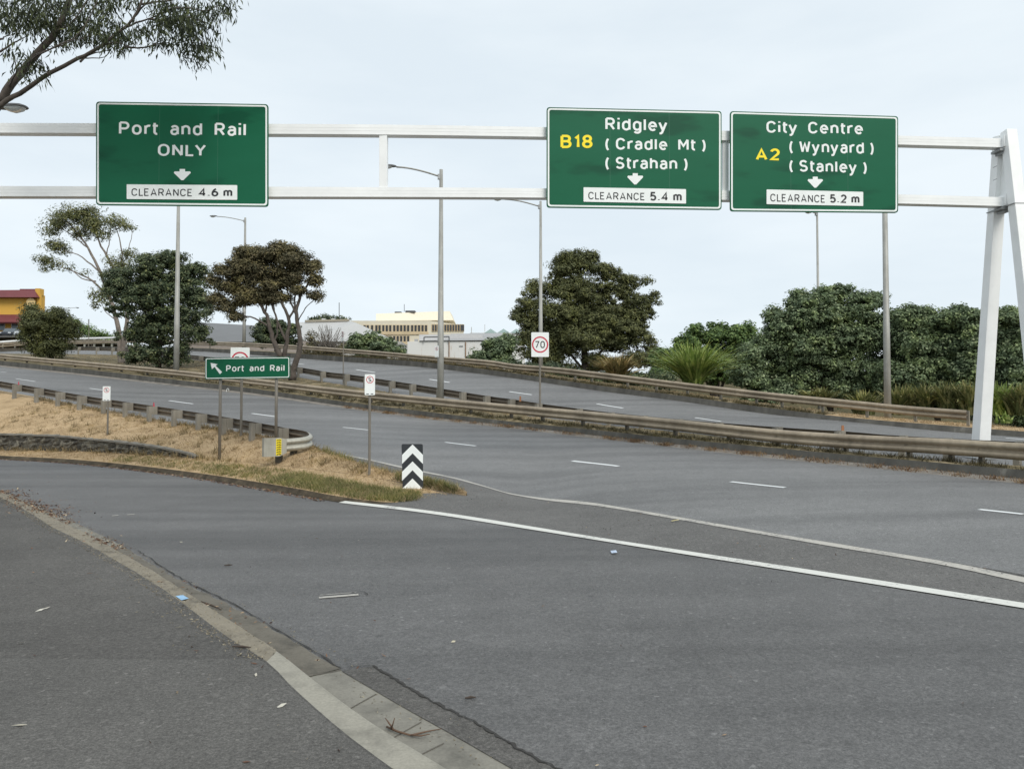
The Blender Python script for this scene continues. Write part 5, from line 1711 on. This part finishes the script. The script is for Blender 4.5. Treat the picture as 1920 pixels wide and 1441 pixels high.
Yg_ = 118
gb = bld("grey_roofed_building", "low building with a long pale grey sloping roof left of the office block", Yg_, 640)
m = MB()
m.poly([P(560, 604, Yg_ + 10), P(655, 601, Yg_ + 10), P(668, 605, Yg_ + 6), P(745, 640, Yg_), P(560, 640, Yg_)], Vector((0, 6, -.4))); m.build("roof", plain("pale_grey_roof", (0.44, 0.44, 0.43), .6, 0, .06, .2), gb)
m = MB(); vbox(m, 558, 752, 640, 712, Yg_ + .4, 12); m.build("wall", greywall, gb)
m = MB(); m.beam(P(572, 602, Yg_ + 9.5), P(655, 600, Yg_ + 9.5), .3, .35); m.build("ridge", plain("ridge_tan", (0.3, 0.27, 0.21), .8), gb)
m = MB()
for u in (606, 624): vbox(m, u - 3, u + 3, 597, 601, Yg_ + 10, 1)
m.build("vent", whitew, gb)

Ys = 92
sb = bld("white_shed", "white shed with rust streaks and a grey roof, right of the lamp in the median", Ys, 860)
rust = None
def rusty():
    m, t, b = new_mat("rusty_white_wall")
    pos = geo_pos(t)
    mpn = N(t, "ShaderNodeMapping"); mpn.inputs["Scale"].default_value = (1.2, 1, .12); t.links.new(pos, mpn.inputs["Vector"])
    a = noise(t, mpn.outputs["Vector"], 1.3, 5, .7)
    t.links.new(ramp(t, a, [(.60, (.66, .66, .64)), (.68, (.5, .42, .34)), (.76, (.35, .2, .12))]), b.inputs["Base Color"])
    b.inputs["Roughness"].default_value = .75
    return m
m = MB(); vbox(m, 764, 960, 640, 712, Ys, 10); m.build("wall", rusty(), sb)
m = MB(); vbox(m, 786, 905, 627, 640.5, Ys + 2, 9); m.build("upper_wall", plain("shed_grey_white", (0.5, 0.5, 0.5), .8, 0, .06), sb)
m = MB(); m.poly([P(786, 638.5, Ys - .2), P(960, 637, Ys - .2), P(960, 623.5, Ys + 7), P(845, 625.5, Ys + 7), P(838, 636, Ys + 1)], Vector((0, .5, -.2))); m.build("roof", greyroof, sb)
m = MB()
for u in (842, 873): m.tube([P(u, 712, Ys - .1), P(u, 641, Ys - .1)], .06, 5)
m.build("downpipe", plain("rust_pipe", (0.28, 0.17, 0.1), .8), sb)
m = MB()
for a, b in (((795, 632), (842, 631)), ((795, 632), (795, 640)), ((842, 631), (842, 639))): m.beam(P(*a, Ys - .3), P(*b, Ys - .3), .08, .12)
m.build("frame", M['lampdark'], sb)
m = MB(); vbox(m, 777, 784, 635.5, 642.5, Ys + 1.8, .15); m.build("window", greyroof, sb)
m = MB(); vbox(m, 861, 868, 647.5, 650, Ys - .05, .1); m.build("sign_panel", M['signback'], sb)

Yr = 170
tb_ = bld("pitched_roof_row", "row of pale blue green pitched roofs behind the white shed", Yr, 930)
m = MB()
pale = plain("pale_teal_roof", (0.36, 0.48, 0.47), .5, 0, .06)
for u in (917, 941, 965): 
    m.poly([P(u - 9, 624, Yr), P(u + 3, 616, Yr), P(u + 15, 624, Yr)], Vector((0, 14, 0)))
m.build("roof", pale, tb_)
m = MB(); vbox(m, 905, 985, 623.5, 710, Yr + .3, 13); m.build("wall", whitew, tb_)
m = MB(); vbox(m, 881, 905, 624, 710, Yr + 1, 10); m.tube([P(884, 624, Yr + 3), P(884, 613, Yr + 3)], .09, 4); m.tube([P(909, 622, Yr + 3), P(909, 608, Yr + 3)], .06, 4); m.build("annex", greywall, tb_)

Yd = 100
db = bld("dark_grey_shed", "dark grey shed roof between the bushy tree and the flat topped tree", Yd, 440)
m = MB(); m.poly([P(335, 602, Yd + 6), P(478, 610, Yd + 6), P(498, 641, Yd), P(335, 640, Yd)], Vector((0, 3, -.3))); m.build("roof", plain("dark_roof", (0.15, 0.155, 0.16), .7, 0, .08, .3), db)
m = MB(); vbox(m, 335, 575, 639, 690, Yd + .4, 8); m.build("wall", plain("tan_wall", (0.3, 0.26, 0.23), .8), db)

Yy = 132
yb = bld("shop_building", "bright yellow building with maroon roof bands at the left edge", Yy, 20)
yel = plain("yellow_wall", (0.62, 0.36, 0.06), .7, 0, .04, .2); mar = plain("maroon_sheet", (0.15, 0.035, 0.04), .6, 0, .1, .5)
m = MB(); vbox(m, -120, 72, 552, 700, Yy, 1.5); m.build("wall", yel, yb)
m = MB(); vbox(m, 66, 74.5, 540.5, 552.3, Yy - .3, 1.2); vbox(m, 69, 74.5, 552, 700, Yy - .3, .3); m.build("end_parapet", yel, yb)
m = MB()
prof = [(543, 0), (557, -1.6)]
a0, a1 = P(-120, 545, Yy), P(66, 543, Yy); c0, c1 = P(-120, 556.5, Yy - 1.2), P(69, 557, Yy - 1.2)
m.poly([a0, a1, c1, c0], Vector((0, 1.2, .0))); vbox(m, 37, 66, 541.5, 545, Yy + .1, 1); m.build("upper_roof_band", mar, yb)
m = MB(); a0, a1 = P(-120, 589.5, Yy - .1), P(72, 589.5, Yy - .1); c0, c1 = P(-120, 603.5, Yy - 2.2), P(72, 603.5, Yy - 2.2)
m.poly([a0, a1, c1, c0], Vector((0, .2, -.25))); m.build("awning", mar, yb)
for u in (3, 27, -30, -60, 50):
    f_ = MB(); vbox(f_, u - 6, u + 6, 604.5, 619, Yy - .1, .15); fo = f_.build("window", M['white'], yb)
    p_ = MB(); vbox(p_, u - 5, u + 5, 605.5, 619, Yy - .16, .08); p_.build("pane", plain("shop_glass", (0.16, 0.2, 0.22), .15), fo)
m = MB(); q_ = P(59, 567, Yy - .4); m.tube([q_, q_ + Vector((0, -.25, 0))], .75, 20); m.build("round_lamp", plain("cream_disc", (0.75, 0.55, 0.25), .5), yb)

# ------------------------------------------------------------------ barrier on the crest and car
bl_pts = [P(u, v, Y) for u, v, Y in ((-140, 648, 104), (0, 640.5, 104), (60, 636.5, 103), (133, 634.5, 100), (200, 633, 97), (250, 631.5, 93))]
arr_b = resample(bl_pts, 60)
brt = thing("bridge_barrier", Vector(arr_b[30]) - Vector((0, 0, 1.6)), "white topped two rail barrier on the crest at the far left", "barrier")
for dz, rr, nm, mt in ((0, .10, "top_rail", M['white']), (-.62, .09, "lower_rail", M['rail'])):
    a = arr_b.copy(); a[:, 2] += dz
    m = MB()
    for i in range(len(a) - 1): m.beam(a[i], a[i + 1], .1, rr * 2)
    m.build(nm, mt, brt)
for i in range(2, 60, 3):
    q_ = Vector(arr_b[i]); MB().box((q_.x, q_.y + .1, q_.z - .85), .18, .14, 1.8).build("post", M['railnew'], brt)

def car(label, c, L=4.3, ang=0.0, col=(0.62, 0.65, 0.68)):
    rt = thing("parked_car", c, label, "car")
    d = Vector((math.cos(ang), math.sin(ang), 0)); s = Vector((-d.y, d.x, 0))
    paint = plain("car_paint", col, .25, .4, .02); 
    def pt(x, y, z): return Vector(c) + d * x + s * y + Vector((0, 0, z))
    prof = [(-2.1, .35), (-2.15, .7), (-2.0, .95), (-1.0, 1.0), (.9, .98), (1.9, .85), (2.1, .65), (2.1, .35)]
    W_ = .86
    m = MB(); m.poly([pt(x, -W_, z) for x, z in prof], s * (2 * W_)); m.build("body", paint, rt, bevel=.06)
    cab = [(-1.75, .97), (-1.35, 1.45), (.1, 1.47), (.95, .97)]
    m = MB(); m.poly([pt(x, -.72, z) for x, z in cab], s * 1.44); m.build("cabin", plain("car_glass", (0.06, 0.075, 0.085), .08), rt, bevel=.05)
    m = MB(); m.poly([pt(x, -.66, z) for x, z in ((-1.4, 1.44), (-1.3, 1.51), (.0, 1.52), (.15, 1.46))], s * 1.32); m.build("roof", paint, rt, bevel=.02)
    for x in (-1.3, 1.3):
        for y in (-.8, .8):
            w_ = MB(); w_.tube([pt(x, y - .1, .32), pt(x, y + .1, .32)], .32, 16); wo_ = w_.build("wheel", plain("tyre", (.02, .02, .02), .9), rt)
            r_ = MB(); sgn = 1 if y > 0 else -1; r_.tube([pt(x, y + .1 * sgn, .32), pt(x, y + .115 * sgn, .32)], .2, 12); r_.build("rim", M['signback'], wo_)
    for y in (-.6, .6):
        MB().box(pt(2.06, y, .72), .1, .36, .16, d, s).build("headlight", M['lens'], rt)
    MB().box(pt(2.1, 0, .45), .06, 1.5, .12, d, s).build("grille", M['black'], rt)
cb_ = P(20, 640, 106)
carz = cb_.z + 1.05
car("silver car partly hidden by the leafy shrub before the yellow building", (cb_.x + .3, 109, carz - .4), ang=R(-78))
cb2 = P(-6, 640, 106)
car("dark car at the very left edge, beside the silver car", (cb2.x - .35, 109.5, carz - .4), ang=R(-78), col=(0.03, 0.035, 0.045))
# parking apron those cars stand on
m = MB(); ap = P(0, 640, 110)
m.box((ap.x - 8, 116, carz - .55), 44, 24, .2); tag(m.build("car_park", M['gore']), kind="structure")

# ------------------------------------------------------------------ grasses, weeds, litter
def blades(surf, pts, hgt, wd, lean=.5):
    """pts: (N,2) x,y positions on a surface -> blade quads"""
    out = []
    for x, y in pts:
        z = drop(surf, x, y)
        if z is None: continue
        out.append((x, y, z - .01))
    c = np.array(out); n = len(c)
    if n == 0: return np.zeros((0, 4, 3))
    a = rng.uniform(0, 2 * math.pi, n)
    sd = np.stack([np.cos(a), np.sin(a), np.zeros(n)], 1)
    up = np.stack([rng.normal(0, lean, n), rng.normal(0, lean, n), np.ones(n)], 1)
    h = (hgt * rng.uniform(.4, 1.3, n))[:, None]; w_ = (wd * rng.uniform(.6, 1.3, n))[:, None]
    tip = c + up * h
    return np.stack([c - sd * w_, c + sd * w_, tip + sd * w_ * .2, tip - sd * w_ * .2], 1)

def between(A, B, n, f0=0.0, f1=1.0, i0=0.0, i1=1.0, clump=0):
    """random points between two lines"""
    if clump:
        m = max(1, n // clump)
        ti = np.repeat(rng.uniform(i0, i1, m), clump)[:n] ; fi = np.repeat(rng.uniform(f0, f1, m), clump)[:n]
    else:
        ti = rng.uniform(i0, i1, n); fi = rng.uniform(f0, f1, n)
    idx = ti * (len(A) - 1); i = idx.astype(int).clip(0, len(A) - 2); fr = (idx - i)[:, None]
    a = A[i] * (1 - fr) + A[i + 1] * fr; b = B[i] * (1 - fr) + B[i + 1] * fr
    p = a * (1 - fi[:, None]) + b * fi[:, None]
    p = p[:, :2]
    if clump: p = p + rng.normal(0, .05, p.shape)
    return p
def frac_u(A, u):
    us = A[:, 0] / A[:, 1] * F + U0
    return float(np.argmin(np.abs(us - u))) / (len(A) - 1)

dryblade = leafmat("dry_grass_blade", [(0, (0.22, 0.155, 0.085)), (.5, (0.39, 0.285, 0.165)), (1, (0.56, 0.44, 0.29))], .3, .8, .2)
greenblade = leafmat("green_grass_blade", [(0, (0.09, 0.11, 0.035)), (.4, (0.17, 0.185, 0.065)), (.65, (0.27, 0.24, 0.11)), (1, (0.42, 0.33, 0.18))], .3, .8, .2)
redweed = leafmat("red_weed", [(0, (0.10, 0.06, 0.035)), (.5, (0.21, 0.13, 0.08)), (1, (0.34, 0.25, 0.14))], .2, .9, .2)
darkweed = leafmat("dark_verge_weed", [(0, (0.035, 0.03, 0.016)), (.5, (0.075, 0.066, 0.034)), (1, (0.17, 0.14, 0.08))], .2, .9, .3)
i0 = frac_u(wt, -40)
q = [blades("island_slope", between(wt, ib, 26000, .0, 1, i0, 1, 6), .055, .006, .9), blades("island_verge", between(iktop, wb, 9000, 0, 1, frac_u(iktop, -40), 1, 6), .06, .006, .7)]
o = quads_object("dry_grass", np.concatenate(q), dryblade); o["kind"] = "stuff"; tag(o, "short dry straw coloured grass on the traffic island", "grass")
q2 = [blades("island_slope", between(wt, ib, 3500, 0, 1, i0, 1, 22), .13, .007, .6), blades("island_slope", between(wt, ib, 2600, .86, 1, i0, frac_u(wt, 640), 16), .15, .007, .5), blades("island_verge", between(iktop, wb, 1500, .8, 1.0, frac_u(iktop, -40), frac_u(iktop, 420), 14), .16, .007, .4)]
o = quads_object("tall_dry_grass", np.concatenate(q2), leafmat("tuft_blade", [(0, (0.10, 0.085, 0.04)), (.5, (0.26, 0.20, 0.10)), (1, (0.5, 0.39, 0.24))], .3, .8, .2)); o["kind"] = "stuff"; tag(o, "taller dry tufts on the island slope and at the rail posts", "grass")
ig0, ig1 = frac_u(iktop, 330), 1.0
q = [blades("island_verge", between(iktop, wb, 11000, .02, .60, frac_u(iktop, 500), .98, 8), .085, .006, .6),
     blades("island_verge", between(iktop, wb, 4000, .02, .75, frac_u(iktop, 380), frac_u(iktop, 560), 10), .07, .006, .6),
     blades("island_verge", between(iktop, wb, 2500, .1, .7, frac_u(iktop, 210), frac_u(iktop, 420), 8), .07, .006, .5),
     blades("island_slope", between(wt, ib, 3600, 0, .9, frac_u(wt, 740), .995, 8), .12, .006, .5),
     blades("island_slope", between(wt, ib, 900, .8, 1, frac_u(wt, 560), frac_u(wt, 760), 10), .16, .006, .4)]
o = quads_object("green_grass", np.concatenate(q), greenblade); o["kind"] = "stuff"; tag(o, "greener longer grass along the island kerb and around the chevron board", "grass")
# weeds along the far gutters
ia, ib_ = frac_u(k1s, 640), frac_u(k1s, 1960)
pts = np.concatenate([between(k1s, k1f, 5000, .05, .95, ia, ib_, 90), between(k1s, k1f, 2500, .4, 1, ia, ib_, 5)])
pts = pts + rng.normal(0, .09, pts.shape)
q = blades("gutter_strip", pts, .07, .008, .6)
o = quads_object("gutter_weeds", q, redweed); o["kind"] = "stuff"; tag(o, "reddish weeds growing along the gutter of the median kerb", "weeds")
q = [blades("median_ground", between(k1t, cg, 12000, .01, .22, frac_u(k1t, 250), frac_u(k1t, 1960), 12), .10, .008, .6),
     blades("upper_verge", between(k2t, k2b, 12000, .0, .18, frac_u(k2t, 560), frac_u(k2t, 1620), 12), .13, .009, .6)]
o = quads_object("verge_weeds", np.concatenate(q), darkweed); o["kind"] = "stuff"; tag(o, "scruffy brown weeds under the guardrails", "weeds")
q = [blades("median_ground", between(k1t, cg, 9000, .2, 1, frac_u(k1t, 60), frac_u(k1t, 1500), 8), .06, .008, .7),
     blades("dry_verge", between(k2t, k2b, 7000, .05, 1, frac_u(k2t, 1560), .98, 8), .06, .008, .7),
     blades("upper_verge", between(k2t, k2b, 7000, .2, 1, frac_u(k2t, 700), frac_u(k2t, 1560), 8), .07, .008, .7)]
o = quads_object("dry_verge_grass", np.concatenate(q), dryblade); o["kind"] = "stuff"; tag(o, "dry pale grass in the median and on the far verge", "grass")

h = hit("gutter_strip", 427, 734)
if h is None: h = hit("highway", 427, 734)
if h is not None:
    m = MB(); hp = [h + Vector((.05 * math.cos(a), 0, .10 + .05 * math.sin(a))) for a in np.linspace(math.pi, 0, 7)]
    m.tube([h + Vector((-.06, 0, -.02))] + hp + [h + Vector((.05, 0, .04))], .009, 6)
    tag(m.build("marker_hoop", M['letter'], loc=h), "tiny white hoop standing at the median kerb, seen under the small Port and Rail sign", "marker")
# fallen leaves
def litter(surfs, pts, size, lift=.008):
    out = []
    for x, y in pts:
        z = max([zz for zz in (drop(s, x, y) for s in surfs) if zz is not None] or [-99])
        if z > -50: out.append((x, y, z + lift))
    c = np.array(out); n = len(c)
    nr = np.array([0, 0, 1.0])[None] + rng.normal(0, .35, (n, 3)); nr /= np.linalg.norm(nr, axis=1)[:, None]
    return leaf_quads(c, nr, size, size * .3)
def around(uvs, z, k, sd):
    out = []
    for u, v in uvs:
        c = Pz(u, v, z); out.append(rng.normal(0, sd, (k, 2)) + np.array([[c.x, c.y]]))
    return np.concatenate(out)
leafbrown = leafmat("fallen_leaf", [(0, (0.06, 0.03, 0.02)), (.5, (0.16, 0.085, 0.055)), (.85, (0.28, 0.18, 0.11)), (1, (0.5, 0.42, 0.3))], .1, .8, .1)
gs = ["gutter", "kerb", "old_kerb", "ramp_road", "footpath", "island_kerb"]
q = [litter(gs, around([(5, 922), (20, 930), (40, 942), (60, 950), (75, 958), (90, 966)], 0, 170, .2), .06), litter(gs, around([(115, 975), (125, 980), (180, 1012), (195, 1018), (215, 1030), (200, 1026)], 0, 60, .08), .05),
     litter(gs, around([(240, 1040), (285, 1075), (330, 1105), (395, 1145), (405, 1148)], 0, 7, .06), .045),
     litter(gs, between(ramp_far, ge, 1500, .0, .045, frac_u(ramp_far, -20), frac_u(ramp_far, 620)), .07),
     litter(gs, between(ge, kc, 160, -.3, 1.2, frac_u(ge, 5), frac_u(ge, 640)), .04),
     litter(["footpath"], between(kb, path_out, 130, .0, .35, frac_u(kb, 20), .97), .05),
     litter(["ramp_road"], between(ramp_far, ge, 120, .5, 1, .2, .95), .035),
     litter(["gore_strip"], between(L1G, L2G, 200, .05, .9, .1, .95), .03)]
o = quads_object("fallen_leaves", np.concatenate(q), leafbrown); o["kind"] = "stuff"; tag(o, "brown fallen gum leaves gathered in the gutters", "leaf litter")
grit = leafmat("kerb_grit", [(0, (0.10, 0.085, 0.06)), (.5, (0.2, 0.17, 0.12)), (1, (0.34, 0.3, 0.22))], .0, .95, .1)
kcu = frac_u(kb, 512)
gp = np.concatenate([between(kb, path_out, 2200, -.001, .010, frac_u(kb, 5), kcu), between(kb, path_out, 500, .0, .035, frac_u(kb, 5), .97), between(kc, kb, 2500, -.6, 1.0, frac_u(kc, 5), kcu), between(ge, kc, 1500, -.6, .6, frac_u(ge, 5), .97)])
q = litter(gs, gp, .02, .003)
q[:, :, 2] += 0
o = quads_object("kerb_grit", q, grit); o["kind"] = "stuff"; tag(o, "tan grit and crumbled concrete along the old kerb", "grit")
stone_m = leafmat("loose_stone", [(0, (0.03, 0.03, 0.03)), (.6, (0.07, 0.065, 0.06)), (.85, (0.2, 0.19, 0.17)), (1, (0.5, 0.48, 0.44))], .0, .9, .1)
q = np.concatenate([litter(["gore_strip"], between(L1G, L2G, 420, .08, .95, .15, .97), .028, .012), litter(["ramp_road"], between(ramp_far, ge, 260, .02, 1, .25, .97), .022, .01), litter(["footpath_patch_"] if False else ["footpath"], between(kb, path_out, 260, .0, .5, .2, .99), .018, .012)])
o = quads_object("loose_stones", q, stone_m); o["kind"] = "stuff"; tag(o, "loose dark stones and chips scattered over the asphalt", "gravel")
palel = leafmat("pale_leaf", [(0, (0.4, 0.36, 0.28)), (1, (0.62, 0.6, 0.52))], .1, .7, .1)
q = litter(["footpath", "ramp_road", "gutter"], np.concatenate([np.array([[Pz(u, v, .1).x, Pz(u, v, .1).y]]) for u, v in ((40, 1203), (38, 1357), (480, 1262), (527, 1320), (75, 1142), (88, 1138), (165, 1030), (250, 1045), (509, 1193), (338, 1173), (850, 1180), (340, 1001))]), .07, .010)
o = quads_object("pale_leaves", q, palel); o["kind"] = "stuff"; tag(o, "a few pale dried leaves lying on the footpath and road", "leaf litter")
# branching twig in the gutter
b = Pz(745, 1375, .01)
tm = MB()
def tpt(u, v, z): return Pz(u, v, 0) + Vector((0, 0, z))
tm.tube([tpt(725, 1366, .012), tpt(745, 1376, .015), tpt(770, 1382, .012), tpt(800, 1375, .012), tpt(828, 1369, .01)], [.005, .006, .005, .004, .002], 6)
tm.tube([tpt(733, 1370, .015), tpt(736, 1378, .05), tpt(740, 1380, .09)], [.006, .004, .002], 5)
tm.tube([tpt(738, 1373, .015), tpt(728, 1368, .04), tpt(722, 1364, .05)], [.005, .004, .002], 5)
tm.tube([tpt(770, 1382, .012), tpt(790, 1386, .02), tpt(806, 1383, .02)], [.005, .004, .002], 5)
tag(tm.build("fallen_twig", plain("twig_brown", (0.12, 0.075, 0.05), .9), loc=b, smooth=True), "forked reddish brown twig lying in the pale gutter", "twig")
for (u0, v0, u1, v1), lab in (((377, 1140, 415, 1145), "dark bark strip in the gutter below the blue painted kerb mark"), ((420, 1062, 436, 1061), "dark bark strip alone on the ramp lane"), ((872, 1314, 892, 1313), "dark bark strip on the road beside the trench seam"), ((435, 1240, 470, 1242), "brown bark strip at the footpath edge by the kerb joint")):
    a, b = Pz(u0, v0, .0), Pz(u1, v1, .0)
    zz = max(surf_z(a.x, a.y), surf_z(b.x, b.y))
    a.z = surf_z(a.x, a.y) + .012; b.z = surf_z(b.x, b.y) + .012
    mid = (a + b) / 2 + Vector((0, .008, .008))
    mid.z -= .008; m = MB(); m.tube([a, mid, b], [.004, .008, .003], 5)
    tag(m.build("bark_strip", plain("bark_strip_brown", (0.06, 0.045, 0.035), .95), loc=mid), lab, "bark")
# scrap of paper, orange scrap, blue kerb mark
c = Pz(1151, 1034, .05); c.z = surf_z(c.x, c.y) + .01
m = MB(); m.grid([[c + Vector((x, y, .012 * math.sin(9 * x + 6 * y) + .012)) for x in (-.03, -.01, .01, .03)] for y in (-.05, -.02, .02, .05)])
tag(m.build("paper_scrap", plain("blue_white_paper", (0.42, 0.5, 0.62), .7, 0, .4, 40), loc=c), "crumpled blue and white paper scrap on the road near the solid line", "litter")
c = Pz(1266, 983, .05); c.z = surf_z(c.x, c.y) + .01
m = MB(); m.grid([[c + Vector((x, y, .01 * math.sin(20 * x) + .01)) for x in (-.05, -.02, .02, .05)] for y in (-.02, 0, .02)])
tag(m.build("wrapper", plain("yellow_wrapper", (0.6, 0.5, 0.2), .6), loc=c), "yellowish wrapper lying on the gore between the two white lines", "litter")
h = hit("median_ground", 745.5, 733.5)
if h is not None:
    m = MB(); m.box(h + Vector((0, 0, .1)), .22, .12, .2, taper=.6)
    tag(m.build("plastic_marker", plain("orange_plastic", (0.8, 0.25, 0.03), .5), loc=h), "small orange plastic scrap in the median grass", "litter")
m = MB()
a_, b2_, c2_, d2_ = Pz(331, 1121, .088), Pz(345, 1116.5, .045), Pz(352, 1122, .045), Pz(340, 1127.5, .088)
blue_pts = []
for (u, v) in ((329, 1118), (343, 1116), (354, 1122.5), (340, 1126)):
    h = hit("old_kerb", u, v)
    if h is None: h = Pz(u, v, .06)
    blue_pts.append(h + Vector((0, 0, .006)))
m.poly(blue_pts)
tag(m.build("kerb_paint", plain("blue_paint", (0.25, 0.42, 0.6), .7, 0, .15, 20)), kind="structure")
# orange tipped marker posts on the median rails
for u, v, Y, lab in ((975.5, 751, cY(975), "short rusty orange marker on the rear median rail near the 70 sign"), (1578.5, 810, cY(1578), "short rusty orange marker behind the median rail below the City Centre sign")):
    b = P(u, v, Y)
    m = MB(); m.box(b + Vector((0, -.05, .07)), .075, .03, .2, taper=.7)
    tag(m.build("marker_post", plain("rust_orange", (0.34, 0.15, 0.07), .8), loc=b), lab, "marker")
